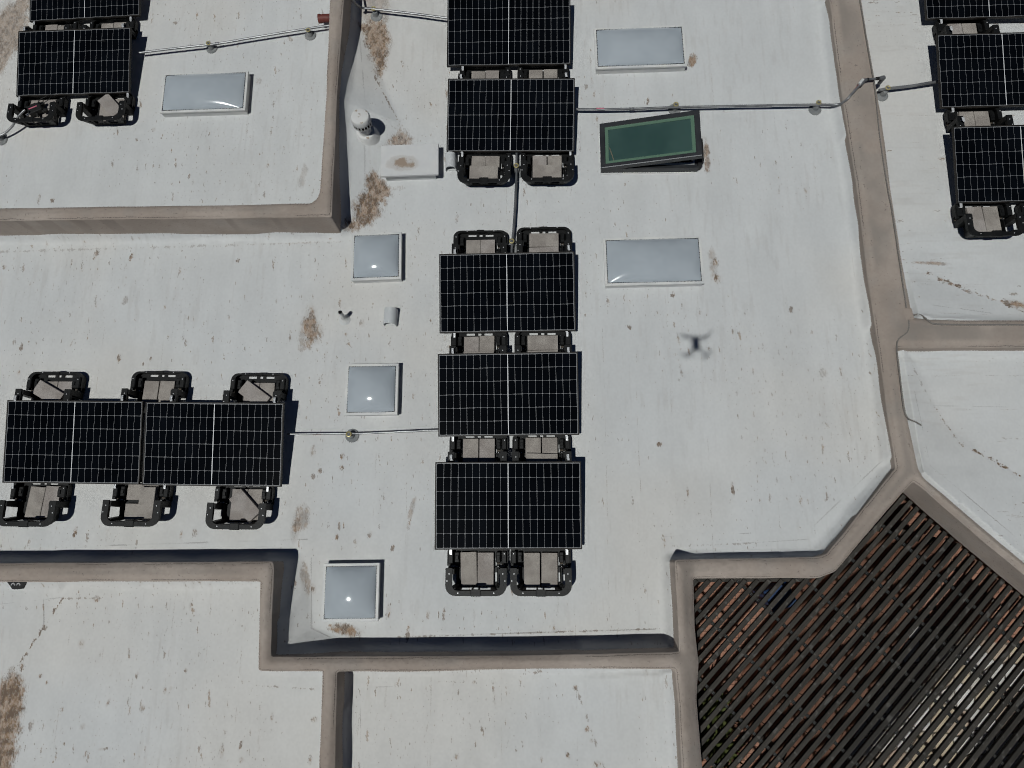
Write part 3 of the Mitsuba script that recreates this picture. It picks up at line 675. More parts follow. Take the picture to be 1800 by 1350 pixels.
GAPY = .32
C = 'concrete paver'
spec = [
    # name, x, y of clip line, yaw, roof, where, clamps, sides, pavers [(x, y, z, turn, what)]
    (at(839, 1000, .1)[0], yl_of('C5')[0], .0, 0, 'left tray below the lowest centre panel', 'l', (-1,), [(-.105, -.225, .02, 2, 'left'), (.098, -.232, .02, 0, 'right')]),
    (at(950.5, 1000, .1)[0], yl_of('C5')[0], .0, 0, 'right tray below the lowest centre panel', 'l', (1,), [(-.105, -.235, .02, 0, 'left'), (.105, -.235, .02, -.5, 'right')]),
    (at(841, 790, .1)[0], yl_of('C4')[0], .0, 0, 'left tray in the lower centre gap', 'lu', (-1,), [(-.100, -.215, .02, 0, 'left'), (.106, -.215, .02, 0, 'right')]),
    (at(952, 790, .1)[0], yl_of('C4')[0], .0, 0, 'right tray in the lower centre gap', 'lu', (1,), [(-.104, -.205, .02, 0, 'left'), (.102, -.205, .02, 0, 'right'), (.0, -.315, .077, 88, 'crosswise top')]),
    (at(842, 600, .1)[0], yl_of('C3')[0], .0, 0, 'left tray in the upper centre gap', 'lu', (-1,), [(-.100, -.225, .02, 0, 'left'), (.100, -.215, .02, 0, 'right'), (.0, -.345, .077, 90, 'crosswise top')]),
    (at(954, 600, .1)[0], yl_of('C3')[0], .0, 0, 'right tray in the upper centre gap', 'lu', (1,), [(-.09, -.225, .02, 0, 'left'), (.108, -.225, .02, 0, 'right'), (.0, -.135, .077, 90, 'upper crosswise'), (.0, -.335, .077, 91.5, 'lower crosswise')]),
    (at(845, 430, .05)[0], yl_of('C3')[1] + GAPY + .055, .0, 0, 'left tray above the three centre panels', 'u', (-1,), [(-.098, -.265, .02, 0, 'left'), (.098, -.265, .02, 0, 'right')]),
    (at(956, 428, .05)[0], yl_of('C3')[1] + GAPY + .09, .0, 0, 'right tray above the three centre panels', 'u', (1,), [(-.09, -.26, .02, 0, 'left'), (.108, -.26, .02, 0, 'right'), (.0, -.145, .077, 90, 'upper crosswise'), (.0, -.345, .077, 92, 'lower crosswise')]),
    (at(853, 290, .1)[0], yl_of('C2')[0], -.01, 0, 'left tray below the upper centre panels', 'l', (-1,), [(-.098, -.205, .02, -2, 'left'), (.098, -.205, .02, -1, 'right'), (-.015, -.29, .077, 88.5, 'crosswise top')]),
    (at(962, 290, .1)[0], yl_of('C2')[0], -.01, 0, 'right tray below the upper centre panels', 'l', (1,), [(-.102, -.215, .02, 0, 'left'), (.104, -.215, .02, 0, 'right'), (.0, -.29, .077, 90, 'crosswise top')]),
    (at(853, 127, .1)[0], yl_of('C1')[0], -.02, 0, 'left tray between the two upper centre panels', 'lu', (-1,), [(-.100, -.215, .02, 0, 'left'), (.100, -.205, .02, 0, 'right')]),
    (at(955, 127, .1)[0], yl_of('C1')[0], -.02, 0, 'right tray between the two upper centre panels', 'lu', (1,), [(-.106, -.215, .02, 0, 'left'), (.106, -.205, .02, 0, 'right')]),
    (at(99, 683, .05)[0], yl_of('L1')[1] + GAPY + .06, -.015, 0, 'leftmost tray above the left panel pair', 'u', (-1,), [(-.07, -.26, .02, 0, 'left'), (.13, -.26, .02, 0, 'right'), (-.045, -.235, .077, 62, 'turned top')]),
    (at(281, 684, .05)[0], yl_of('L1')[1] + GAPY + .055, -.015, 0, 'middle tray above the left panel pair', 'u', (-1, 1), [(-.103, -.26, .02, -1, 'left'), (.103, -.26, .02, -1, 'right')]),
    (at(456, 686, .05)[0], yl_of('L2')[1] + GAPY + .055, -.015, 0, 'rightmost tray above the left panel pair', 'u', (1,), [(-.09, -.26, .02, 0, 'left'), (.11, -.26, .02, 0, 'right'), (-.03, -.235, .077, 55, 'turned top')]),
    (at(47, 890, .285)[0], yl_of('L1')[0], -.015, 0, 'leftmost tray below the left panel pair', 'l', (-1,), [(-.05, -.225, .02, -3, 'left'), (.15, -.215, .02, -2, 'right')]),
    (at(230.5, 895, .285)[0], yl_of('L1')[0], -.015, 0, 'middle tray below the left panel pair', 'l', (-1, 1), [(-.0, -.10, .02, 90, 'upper'), (-.0, -.34, .02, 90, 'lower'), (.095, -.235, .077, 0, 'lengthwise top')]),
    (at(415, 897, .285)[0], yl_of('L2')[0], -.015, 0, 'rightmost tray below the left panel pair', 'l', (1,), [(-.06, -.225, .02, 0, 'left'), (.14, -.225, .02, 0, 'right'), (.04, -.235, .077, 45, 'turned top')]),
    (at(53, 195, ZUL + .285)[0], yl_of('U2')[0], .017, ZUL, 'upper left tray that holds the junction box', 'l', (-1,), [(-.09, -.215, .02, 0, 'left'), (.11, -.215, .02, 0, 'right')]),
    (at(175, 190, ZUL + .285)[0], yl_of('U2')[0], .017, ZUL, 'right tray below the complete upper left panel', 'l', (1,), [(-.05, -.235, .02, 0, 'left'), (.15, -.225, .02, 0, 'right'), (.04, -.17, .077, 42, 'turned top')]),
    (at(98, 45, ZUL + .1)[0], yl_of('U1')[0], .02, ZUL, 'left tray between the two upper left panels', 'lu', (-1,), [(-.09, -.215, .02, 0, 'left'), (.11, -.235, .02, 0, 'right')]),
    (at(198, 42, ZUL + .1)[0], yl_of('U1')[0], .02, ZUL, 'right tray between the two upper left panels', 'lu', (1,), [(-.10, -.215, .02, 0, 'left'), (.10, -.205, .02, 0, 'right')]),
    (at(1690, 45, .1)[0], yl_of('R1')[0], .006, .02, 'tray between the two upper panels at the right edge', 'lu', (-1,), [(-.09, -.205, .02, 0, 'left'), (.11, -.205, .02, 0, 'right')]),
    (at(1712, 205, .1)[0], yl_of('R2')[0], .006, .02, 'tray between the two lower panels at the right edge', 'lu', (-1,), [(-.09, -.205, .02, 0, 'left'), (.11, -.205, .02, 0, 'right')]),
    (at(1735, 390, .15)[0], yl_of('R3')[0], .006, .02, 'left tray below the lowest panel at the right edge', 'l', (-1,), [(-.09, -.21, .02, 3, 'left'), (.11, -.21, .02, 1, 'right')]),
    (at(1850, 390, .15)[0], yl_of('R3')[0], .006, .02, 'tray at the right picture edge, mostly hidden', 'l', (1,), [(-.1, -.21, .02, 0, 'left')]),
]
for x, y, yaw, zb, where, cl, sides, pv in spec:
    M = tray(x, y, yaw, zb, 'black plastic ' + where, cl, sides)
    for px, py, pz, a, what in pv: paver(M, px, py, pz, a, f'{what} concrete block in the {where}', 2 if 'turned' in what and x < -3.5 else None)

# ------------------------------------------------------------------ skylights
def skylight(corners, frame_w, zb, label, height=.13):
    """corners: the dome's four corners (top left, top right, bottom right, bottom left) in the photograph."""
    z = zb + height; P = np.array([at(a, b, z)[:2] for a, b in corners]); c = P.mean(0)
    ux = (P[1] - P[0] + P[2] - P[3]) / 2; uy = (P[0] - P[3] + P[1] - P[2]) / 2; w, d = np.linalg.norm(ux), np.linalg.norm(uy); yaw = math.atan2(ux[1], ux[0])
    k = thing('skylight', label, 'skylight', 'white framed domed skylights'); M = rz(yaw, c[0], c[1], zb)
    hw, hd = w / 2, d / 2; fl = frame_w
    o = sbox(-hw - fl, -hd - fl, hw + fl, hd + fl)
    curb = ext(sbox(-hw - fl + .012, -hd - fl + .012, hw + fl - .012, hd + fl - .012).difference(sbox(-hw + .02, -hd + .02, hw - .02, hd - .02)), -.03, height - .02)
    part(k, 'curb', curb, 'white_metal', mat4(M))
    rim = []
    for a, b, c0, d0 in ((-hw - fl, hw + fl, -hd - fl, -hd), (-hw - fl, hw + fl, hd, hd + fl), (-hw - fl, -hw, -hd, hd), (hw, hw + fl, -hd, hd)): rim.append(cbx(a, b, c0, d0, height - .03, height + .004, .003))
    part(k, 'frame', cat(rim), 'white_metal', mat4(M))
    n = 40; u = np.sin(np.linspace(-1, 1, n) * math.pi / 2); U, V = np.meshgrid(u, u)
    e = min(hw, hd) * .42; zz = height - .006 + e * ((1 - np.abs(U) ** 2.0) * (1 - np.abs(V) ** 2.0)) ** .6
    v = np.c_[(U * (hw + .004)).ravel(), (V * (hd + .004)).ravel(), zz.ravel()]; i, j = np.meshgrid(np.arange(n - 1), np.arange(n - 1), indexing='ij'); a = (i * n + j).ravel()
    m = trimesh.Trimesh(v, np.vstack([np.stack([a, a + 1, a + n + 1], 1), np.stack([a, a + n + 1, a + n], 1)]), process=False)
    part(k, 'dome', m, 'acrylic', mat4(M), smooth=True)
    gasket = ext(sbox(-hw - .001, -hd - .001, hw + .001, hd + .001).difference(sbox(-hw + .006, -hd + .006, hw - .006, hd - .006)), height - .004, height + .0085)
    part(k, 'gasket', gasket, 'charcoal_metal', mat4(M))


skylight([(292, 133), (432, 128), (427.5, 190), (285, 195)], .035, ZUL, 'rectangular domed skylight on the raised upper left roof')
skylight([(1048, 53), (1198, 48), (1203, 112), (1051, 117.6)], .035, 0, 'rectangular domed skylight at the top, right of the upper centre panels')
skylight([(1065, 423), (1227.6, 418.8), (1233, 494), (1068, 498)], .035, 0, 'rectangular domed skylight below the open green skylight')
skylight([(624, 415), (702, 412), (700, 486), (620.5, 489)], .035, 0, 'square domed skylight nearest the corner of the raised upper left roof')
skylight([(613, 645), (696.6, 643), (693, 724.4), (610, 725)], .035, 0, 'square domed skylight beside the conduit between left and centre panels')
skylight([(573, 996), (662, 994.6), (659.6, 1087), (570, 1088)], .035, 0, 'square domed skylight at the bottom, in the lower left corner of the main roof')

# the opening skylight: a dark framed glazed sash hinged on its left side
z0 = .16
A, B = at(1056, 305, .0), at(1225, 303, .0); A[2] = B[2] = 0
yaw = math.atan2(B[1] - A[1], B[0] - A[0]); wd = float(np.linalg.norm(B - A)); dp = .66
k = thing('roof_window', 'dark framed roof window with green glass, tilted open on its right side', 'roof window'); M = rz(yaw, A[0], A[1], 0)
part(k, 'curb', ext(sbox(0, 0, wd, dp).difference(sbox(.06, .06, wd - .06, dp - .06)), -.03, .12), 'charcoal_metal', mat4(M))
part(k, 'sill', cat([cbx(-.012, wd + .012, -.014, .0, -.01, .018, .003)]), 'white_metal', mat4(M))
part(k, 'sill', cat([bx(.055, wd - .055, .05, .075, .1, .128), bx(.055, wd - .055, dp - .075, dp - .05, .1, .128), bx(.055, .075, .06, dp - .06, .1, .128), bx(wd - .075, wd - .055, .06, dp - .06, .1, .128)]), 'white_metal', mat4(M))
part(k, 'shaft', cat([bx(.06, wd - .06, .06, dp - .06, -.03, .0)]), 'dark_void', mat4(M))
part(k, 'side_plate', cat([cbx(wd + .0, wd + .075, .10, .44, -.01, .13, .004)]), 'cable_black', mat4(M))
part(k, 'side_plate', cat([cbx(wd - .02, wd + .045, .03, .10, -.01, .17, .004)]), 'cable_black', mat4(M))
th = math.asin(.285 / wd)
cy, sy = math.cos(-th), math.sin(-th)
Ry = np.array([[cy, 0, sy, 0], [0, 1, 0, 0], [-sy, 0, cy, 0], [0, 0, 0, 1.0]])
S = M @ tr(-.01, 0, .135) @ Ry; ws, y0_, y1_ = wd + .02, -.012, dp + .012
part(k, 'sash', cat([cbx(0, ws, y0_, y0_ + .062, -.055, .022, .004), cbx(0, ws, y1_ - .062, y1_, -.055, .022, .004), cbx(0, .068, y0_ + .062, y1_ - .062, -.055, .022, .004), cbx(ws - .075, ws, y0_ + .062, y1_ - .062, -.055, .022, .004)]), 'charcoal_metal', mat4(S))
part(k, 'trim', cbx(.01, ws - .005, y0_ + .001, y0_ + .011, .022, .028, .002), 'bright_trim', mat4(S))
part(k, 'glass_edge', ext(sbox(.05, y0_ + .045, ws - .05, y1_ - .045).difference(sbox(.112, y0_ + .105, ws - .122, y1_ - .105)), -.004, .004), 'glass_edge', mat4(S), label='paler green band round the glass')
part(k, 'glass_core', bx(.1, ws - .11, y0_ + .098, y1_ - .098, -.012, -.008), 'glass_core', mat4(S))
part(k, 'glass_pane', trimesh.Trimesh([(.05, y0_ + .045, .012), (ws - .05, y0_ + .045, .012), (ws - .05, y1_ - .045, .012), (.05, y1_ - .045, .012)], [[0, 1, 2], [0, 2, 3]], process=False), 'glass_pane', mat4(S))
part(k, 'reveal', hull([(x, y, z) for x, y in ((.12, .30), (.128, .30), (.19, .035), (.198, .035)) for z in (-.004, -.001)]), 'timber_tan', mat4(S))
part(k, 'chain_actuator', cat([cyl((wd - .12, .12, .05), (wd - .12, .12, .36), .012), cyl((wd - .12, dp - .12, .05), (wd - .12, dp - .12, .36), .012), bx(wd - .1, wd - .07, .09, .15, .02, .3)]), 'steel_dark', mat4(M))

# white flat hatch, hoods, pipe and turbine-less round vent
P = [at(a, b, .2) for a, b in ((669, 255), (770, 251), (771.8, 307), (669.5, 309))]; c0 = np.mean(P, 0); ux = P[1] - P[0]; yaw = math.atan2(ux[1], ux[0]); w, d = np.linalg.norm(ux), np.linalg.norm(P[0] - P[3])
k = thing('roof_hatch', 'flat white hatch cover with a brown stain, left of the upper centre panels', 'roof hatch'); M = rz(yaw, c0[0], c0[1], 0)
part(k, 'lid', cbx(-w / 2, w / 2, -d / 2, d / 2, .15, .2, .008), 'white_painted_lid', mat4(M), smooth=30); part(k, 'curb', bx(-w / 2 + .05, w / 2 - .06, -d / 2 + .035, d / 2 - .04, -.02, .15), 'white_metal', mat4(M))


def hood(c, r, L, yaw, label, side=0.0):
    k = thing('vent_hood', label, 'vent hood'); t = np.linspace(0, math.pi, 15); M = rz(yaw, c[0], c[1], c[2])
    o = [(r, -.07)] + [(r * math.cos(a), r * .95 * math.sin(a)) for a in t] + [(-r, -.07)]; i = [(-r + .006, -.07)] + [((r - .006) * math.cos(a), (r - .006) * .95 * math.sin(a)) for a in t[::-1]] + [(r - .006, -.07)]
    m = ext(Polygon(o + i), -L / 2, L / 2); v = m.vertices.copy(); m = trimesh.Trimesh(np.c_[v[:, 0], -v[:, 2], v[:, 1]], m.faces, process=False); m.vertices[:, 2] += .02 * (m.vertices[:, 1] / L)
    part(k, 'cowl', m, 'cowl_grey', mat4(M), smooth=40)
    part(k, 'flange', ext(rrect(-r - .008, r + .008, -L / 2 + .01, L / 2 + .01, .02), -.09, -.066), 'white_metal', mat4(M))
    part(k, 'back_plate', mv(ext(Polygon([(.95 * x, .95 * y) for x, y in o]), -.004, .004), np.array([[1, 0, 0, 0], [0, 0, -1, L / 2 - .02], [0, 1, 0, 0], [0, 0, 0, 1.0]])), 'white_metal', mat4(M))


hood(at(686, 557, .08), .084, .215, -.06, 'short white half-round hood to the right of the small pipe')
hood(at(792, 284, .08), .072, .215, .02, 'white half-round hood between the hatch and the ballast tray')
b, t_ = at(606, 562, 0), at(597.7, 548.6, .27)
k = thing('vent_pipe', 'small white vent pipe with a dark open mouth', 'vent pipe')
part(k, 'flashing', mv(lathe([(.085, -.01), (.07, .012), (.045, .03), (.03, .07), (.027, .075)]), tr(*b)), 'white_metal', smooth=True)
part(k, 'pipe', cyl(b, t_, .026, caps=False), 'white_metal', smooth=30); part(k, 'mouth', cyl(b + (t_ - b) * .9, b + (t_ - b) * .97, .024), 'dark_void')
b = at(645, 236, .13); b[2] = .12; top = at(632.5, 203.5, .55)
k = thing('roof_vent', 'round white vent cap with slotted ring and rusty marks on top', 'roof vent'); M = tr(b[0], b[1], 0) @ np.diag([1.16, 1.16, 1.04, 1])
part(k, 'collar', mv(lathe([(.15, .06), (.125, .15), (.108, .19), (.10, .20), (.075, .205)], 32), M), 'white_vent', smooth=40)
part(k, 'pipe', mv(lathe([(.072, .12), (.072, .42)], 28), M), 'white_vent', smooth=40)
part(k, 'cap', mv(lathe([(.08, .36), (.105, .365), (.112, .375), (.112, .39)], 32), M), 'white_vent', smooth=40)
part(k, 'cap', mv(lathe([(.112, .448), (.114, .47), (.112, .51), (.10, .53), (.07, .538), (.0005, .54)], 32), M), 'white_vent', smooth=40)
part(k, 'screen', mv(lathe([(.100, .385), (.100, .45)], 32), M), 'dark_void')
for i in range(18):
    a = i * 2 * math.pi / 18; part(k, 'fin', mv(bx(-.0055, .0055, -.002, .008, .39, .45), M @ rz(a) @ tr(0, .104, 0)), 'white_vent')

# ------------------------------------------------------------------ conduits and their supports
def conduit(pts, label, r=.017, mat='galvanised', bends=0, couplings=(), tapes=()):
    k = thing('conduit', label, 'conduit'); p = np.array([at(a, b, z) for a, b, z in pts])
    q = p
    if not bends:   # a hair of sag so that no run is ruled
        s = np.linspace(0, 1, 40)[:, None]; q = p[0] + (p[-1] - p[0]) * s if len(p) == 2 else np.vstack([p[i] + (p[i + 1] - p[i]) * np.linspace(0, 1, 14)[:, None][: 14 if i == len(p) - 2 else 13] for i in range(len(p) - 1)])
        q = q + np.c_[np.zeros((len(q), 2)), .006 * np.sin(np.linspace(0, 9, len(q)))]
    part(k, 'tube', tube(q, r, 10, bends), mat, smooth=40)
    for f0, m in [(f0, 'steel_dark') for f0 in couplings] + list(tapes):
        i = f0 * (len(p) - 1); j = min(int(i), len(p) - 2); c = p[j] + (p[j + 1] - p[j]) * (i - j); d = (p[j + 1] - p[j]) / np.linalg.norm(p[j + 1] - p[j])
        if m == 'steel_dark':
            for o in (-.028, .012): part(k, 'coupling', cyl(c + d * o, c + d * (o + .016), r + .006, n=10), m)
            part(k, 'coupling', cyl(c - d * .012, c + d * .012, r + .003, n=10), 'galvanised')
        else: part(k, 'tape', cyl(c - d * .055, c + d * .055, r + .0015, n=10), m)
    return p


def support(px, py, zb, label, h=.12, lean=(0, 0)):
    """A round pad on the roof with a stub post and a brass pipe ring on top."""
    k = thing('pipe_support', label, 'pipe support', 'round pads carrying the conduits'); p = at(px, py, zb + h); x, y = p[0], p[1]
    part(k, 'pad', mv(lathe([(.088, -.01), (.088, .010), (.08, .018), (.0005, .02)], 24), tr(x + lean[0], y + lean[1], zb)), 'pad_grey', smooth=30)
    part(k, 'post', mv(lathe([(.045, .015), (.04, h * .55), (.034, h - .03), (.0005, h - .028)], 18), tr(x + lean[0] * .5, y + lean[1] * .5, zb)), 'pad_grey', smooth=30)
    a = np.arange(25) * 2 * math.pi / 24; part(k, 'ring', tube([(x + .029 * math.cos(q), y + .029 * math.sin(q), zb + h + .016) for q in a], .0085, 7), 'brass', smooth=40)
    part(k, 'bolt', cat([cyl((x - .016, y, zb + h), (x + .016, y, zb + h + .024), .007, n=8), cyl((x, y, zb + h - .03), (x, y, zb + h + .012), .02, n=12)]), 'steel_dark')


zu = ZUL + .11
conduit([(245, 92.8, zu), (370, 78.5, zu), (430, 68.5, zu), (585, 44, zu)], 'silver conduit running from the upper left panels to the parapet', couplings=(.40,))
support(367, 77, ZUL, 'brass topped support under the left end of the upper left conduit', .11); support(542, 54, ZUL, 'brass topped support of the upper left conduit, near the parapet', .11)
conduit([(612, -60, .44), (617, -14, .44), (622, 2, .36), (629, 10, .2), (640, 14.5, .12), (665, 17, .12), (787, 32, .12)], 'conduit dropping off the parapet at the top to the upper centre panels', bends=60)
support(657, 16.5, 0, 'brass topped support below the parapet at the top, amid brown dirt', .11, (.02, -.03))
conduit([(1012, 192, .11), (1110, 191.5, .11), (1190, 188.5, .11), (1437, 184, .11), (1466, 184.6, .115), (1478, 182.5, .15), (1487, 176, .24), (1498, 164, .285), (1514, 146, .30)], 'long conduit from the upper centre panels up onto the right parapet', bends=110, mat='galvanised', couplings=(.125,), tapes=((.055, 'pink_tape'), (.95, 'red_tape')))
k = thing('conduit_fitting', 'grey conduit body with pale cover bent over the right parapet', 'conduit fitting')
q = [at(*a) for a in ((1512, 149.5, .31), (1518.5, 141.5, .315), (1524, 139.8, .315), (1541, 138.2, .31), (1545, 137.8, .31), (1553.5, 136, .30), (1545, 147, .17))]
part(k, 'body', cat([cyl(q[0], q[1], .028, n=12), cyl(q[1], q[2], .028, .018, 12)]), 'steel_dark', smooth=40); part(k, 'cover', mv(cyl(q[0], q[1], .024, n=8), tr(-.012, .006, .008)), 'white_metal')
part(k, 'tube', cyl(q[2], q[3], .015, n=10), 'steel_dark', smooth=40); part(k, 'coupling', cyl(q[2], q[2] + (q[3] - q[2]) * .15, .021, n=10), 'cable_black'); part(k, 'coupling', cyl(q[3] - (q[3] - q[2]) * .1, q[4], .021, n=10), 'cable_black')
part(k, 'elbow', cat([cyl(q[4], q[5], .022, .028, 12), cyl(q[5], q[6], .030, .024, 12)]), 'steel_dark', smooth=40)
support(1188, 184.5, 0, 'brass topped support just above the green roof window', .11); support(1438.5, 181, 0, 'yellow topped support on the long conduit near the right parapet', .11, (-.01, -.03))
conduit([(1545, 158.5, .11), (1650, 144, .11)], 'short conduit from the right parapet to the right edge panels', r=.02, mat='galvanised')
support(1560, 155.5, 0, 'yellow topped support beside the right parapet', .12, (-.03, -.03))
conduit([(908, 262, .10), (908, 292, .10), (906, 350, .10), (903, 400, .10), (899.5, 440, .10), (899, 460, .1)], 'dark upright conduit linking the two centre groups of panels', bends=40, mat='steel_dark')
support(907.5, 292, 0, 'brass topped support between the trays at the upper end of the linking conduit', .11, (.0, -.05)); support(899.5, 424.5, 0, 'brass topped support between the trays at the lower end of the linking conduit', .11, (-.01, -.06))
conduit([(505, 763, .10), (613, 762.5, .10), (690, 759.5, .10), (776, 756, .10)], 'thin silver conduit between the left pair and the centre panels', r=.013, tapes=((.16, 'red_tape'),))
support(613.5, 763.5, 0, 'brass topped support midway between the left pair and the centre panels', .11, (.015, .0))
conduit([(-40, 252, zu), (3, 237, zu), (18, 226, zu + .03), (28, 212, zu + .09), (34, 203, zu + .13), (44, 193, zu + .16)], 'bent conduit leaving the junction box at the left edge', bends=40)
support(-4, 236, ZUL, 'support pad cut by the left edge under the bent conduit', .1, (0, -.04))
# junction box in the tray of the upper left roof
c0 = at(57, 187, ZUL + .22); M = rz(math.radians(24), c0[0], c0[1], ZUL + .1)
k = thing('junction_box', 'black junction box with a pink strip, lying in the upper left tray', 'junction box')
part(k, 'case', cat([cbx(-.105, .105, -.07, .07, 0, .09, .008), cbx(-.06, .03, .06, .1, .01, .07, .005), cbx(-.02, .01, -.12, -.06, .01, .05, .004), cbx(.08, .15, -.1, -.05, .01, .06, .004), cbx(.08, .14, .03, .08, .01, .06, .004)]), 'cable_black', mat4(M)); part(k, 'label_strip', bx(-.08, .05, .0, .018, .09, .0925), 'pink_tape', mat4(M)); part(k, 'gland', cyl((-.16, -.045, .05), (-.10, -.03, .05), .016, n=12), 'bright_trim', mat4(M))
c1 = at(66, 182, ZUL + .24)
for i, (pts, lab) in enumerate(((((66, 182), (72, 174), (80, 170), (92, 166)), 'upper black lead arching from the junction box to the panel'), (((70, 186), (80, 179), (88, 172), (95, 166)), 'lower black lead from the junction box to the panel'))):
    k = numbered('lead_cable'); q = [at(a, b, ZUL + .2 + .05 * math.sin(j)) for j, (a, b) in enumerate(pts)]; scene[k] = mikit.ply(tube(q, .005, 6, 20), 'cable_black', smooth=True); tag(k, lab, 'cable')
k = numbered('pipe_end'); pr = [at(561, 33, ZUL + .18), at(590, 31, ZUL + .18)]; scene[k] = mikit.ply(cat([cyl(pr[0], pr[1], .062, n=20), cyl(pr[0] - (pr[1] - pr[0]) * .04, pr[0] + (pr[1] - pr[0]) * .1, .068, n=20)]), 'red_oxide', smooth=35); tag(k, 'dark red pipe end poking out from behind the upper left parapet', 'pipe')
# cables laid along the right parapets
zt = lambda a, b: float(ztop(at(a, b, .25)[0])) + .02
def cable(pts, label, r=.008, dz=0.0, mat='cable_grey'):
    k = numbered('cable'); q = [at(p[0], p[1], (zt(p[0], p[1]) if len(p) < 3 else p[2]) + dz) for p in pts]; scene[k] = mikit.ply(tube(q, r, 7, 120), mat, smooth=True); tag(k, label, 'cable')
cable([(1468, -160), (1511, 0), (1530, 110), (1537, 150), (1547, 245), (1562, 342), (1566, 360), (1577.7, 437), (1590, 520), (1593, 541)], 'thin cable running down the right parapet to the small cover plate')
cable([(1597, 562), (1597.5, 572), (1595, 583), (1587, 590), (1579, 597), (1576.5, 606), (1577, 624), (1584, 680), (1588, 715), (1593, 731), (1600, 738, .2), (1610, 742, .16), (1619, 747.5, .13)], 'thin cable curling round the parapet junction and ending in a loose stub', r=.009)
cable([(1607, 554, .13), (1613, 552.5, .14), (1620, 555, .17), (1630, 562.5, .22), (1640, 569), (1672, 570.5), (1800, 571), (1950, 572)], 'pale cable looping up onto the parapet of the right roofs', r=.011)
p = at(1598, 551.5, .25); k = numbered('cover_plate'); scene[k] = mikit.ply(mv(cbx(-.055, .055, -.075, .075, -.05, .022, .004), rz(.12, p[0], p[1], float(ztop(p[0])))), 'stucco', uv=np.tile([5.0, 1.0], (len(cbx(-.055, .055, -.075, .075, -.05, .022, .004).vertices), 1))); tag(k, 'small square tan cover plate on the right parapet junction', 'cover plate')
k = thing('bracket', 'small black double-curved bracket peeking out under the lower left parapet', 'bracket'); p = at(32, 1023, .2); M = rz(0, p[0], p[1] - .015, .14)
part(k, 'plate', ext(Polygon([(-.15, .10), (.16, .10), (.13, .02), (.08, -.03), (.05, -.065), (.0, -.07), (-.04, -.065), (-.07, -.03), (-.12, .02)]), .02, .09), 'black_plastic', mat4(M))
for s in (-.033, .033): part(k, 'ring', mv(tube([(.022 * math.cos(q) + s, .03 * math.sin(q) - .03, .095) for q in np.linspace(.2, 2.9, 14)], .007, 6), np.eye(4)), 'bright_trim', mat4(M))
# scraps of red flashing where corners of panel frames have rusted are left to the frame's own wear

# ------------------------------------------------------------------ the courtyard: patio, raised terrace, pergola
ca = math.radians(45.2); U2, V2 = np.array([math.cos(ca), math.sin(ca)]), np.array([-math.sin(ca), math.cos(ca)])
PZ = -.23
court = COURT.buffer(-.01).intersection(sbox(X0 + .24, Y0 + .24, X1 - .24, Y1 - .24))
px0, py0, px1, py1 = court.bounds
tag('patio', 'red brick patio floor of the courtyard, under the dark slats', kind='structure')
part('patio', 'bed', ext(sbox(px0 - .1, py0 - .1, px1, py1 + 2.2), GZ - .03, GZ - .012), 'mortar')
bk = []
one = hull([(sx * (.0985 - c), sy * (.0475 - c), z) for sx in (-1, 1) for sy in (-1, 1) for c, z in ((0, -.02), (0, -.004), (.004, 0))])
vis = wp([(1180, 830), (1650, 830), (1850, 960), (1850, 1420), (1180, 1420)], GZ)
for j in range(int((py1 + 2.2 - py0) / .1) + 2):
    for i in range(int((px1 - px0) / .205) + 2):
        x, y = px0 + .205 * (i + .5 * (j % 2)), py0 + .1 * j
        if vis.contains(Point(x, y)): bk.append(mv(one, tr(x, y, GZ + .004 * rng.uniform(-1, 1))))
part('patio', 'brick', cat(bk), 'brick', kind='stuff')
TZ = -.99
TER = wp([(1672, 985), (1462, 1362), (1430, 1500), (2100, 1500), (2100, 1200), (1850, 1060)], TZ).intersection(court.buffer(-.01))
k = TKEY = thing('terrace', 'raised slab paved with pale flagstones, seen between the slats', 'terrace')
part(k, 'base', ext(TER, TZ - .16, TZ - .02), 'mortar')
for a_, b_ in ((1700, 1010), (1500, 1330), (1780, 1330), (1600, 1180)):
    p = at(a_, b_, TZ)
    if TER.contains(Point(p[0], p[1])): part(k, 'post', cbx(p[0] - .08, p[0] + .08, p[1] - .08, p[1] + .08, GZ - .02, TZ - .15, .01), 'slat_paint')
BR = wp([(1660, 960), (1590, 1095), (1760, 1130), (2000, 1180), (1950, 960)], TZ).intersection(TER); FLAG = TER.difference(BR)
tb = mikit.ply(hull([(sx * (.0985 - c), sy * (.0475 - c), z) for sx in (-1, 1) for sy in (-1, 1) for c, z in ((0, -.03), (0, -.004), (.004, 0))]), 'brick')
e0, e1 = at(1690, 955, TZ), at(1440, 1395, TZ); f0, f1 = (e + np.array([-.62, .50, GZ - TZ]) for e in (e0, e1))
bank = []
for i in range(14):       # a battered retaining wall of brick courses under its left edge
    for j in range(19):
        for (a0, a1, t0, t1) in [((i + .02 + .5 * (j % 2)) / 14.5, (i + .97 + .5 * (j % 2)) / 14.5, (j + .04) / 19, (j + .95) / 19)]:
            q = lambda a, t: e0 + (e1 - e0) * a + (f0 - e0) * t
            n_ = np.cross(e1 - e0, f0 - e0); n_ /= np.linalg.norm(n_); n_ = n_ if n_[2] > 0 else -n_
            bank.append(hull([q(a, t) + n_ * o for a in (a0, a1) for t in (t0, t1) for o in (-.03, .012 + .004 * rng.random())]))
part(k, 'retaining_brick', cat(bank), 'brick', kind='stuff'); part(k, 'retaining_wall', trimesh.Trimesh([e0, e1, f1, f0], [[0, 1, 2], [0, 2, 3]], process=False), 'mortar')
x0, y0, x1, y1 = BR.bounds; nb = 0
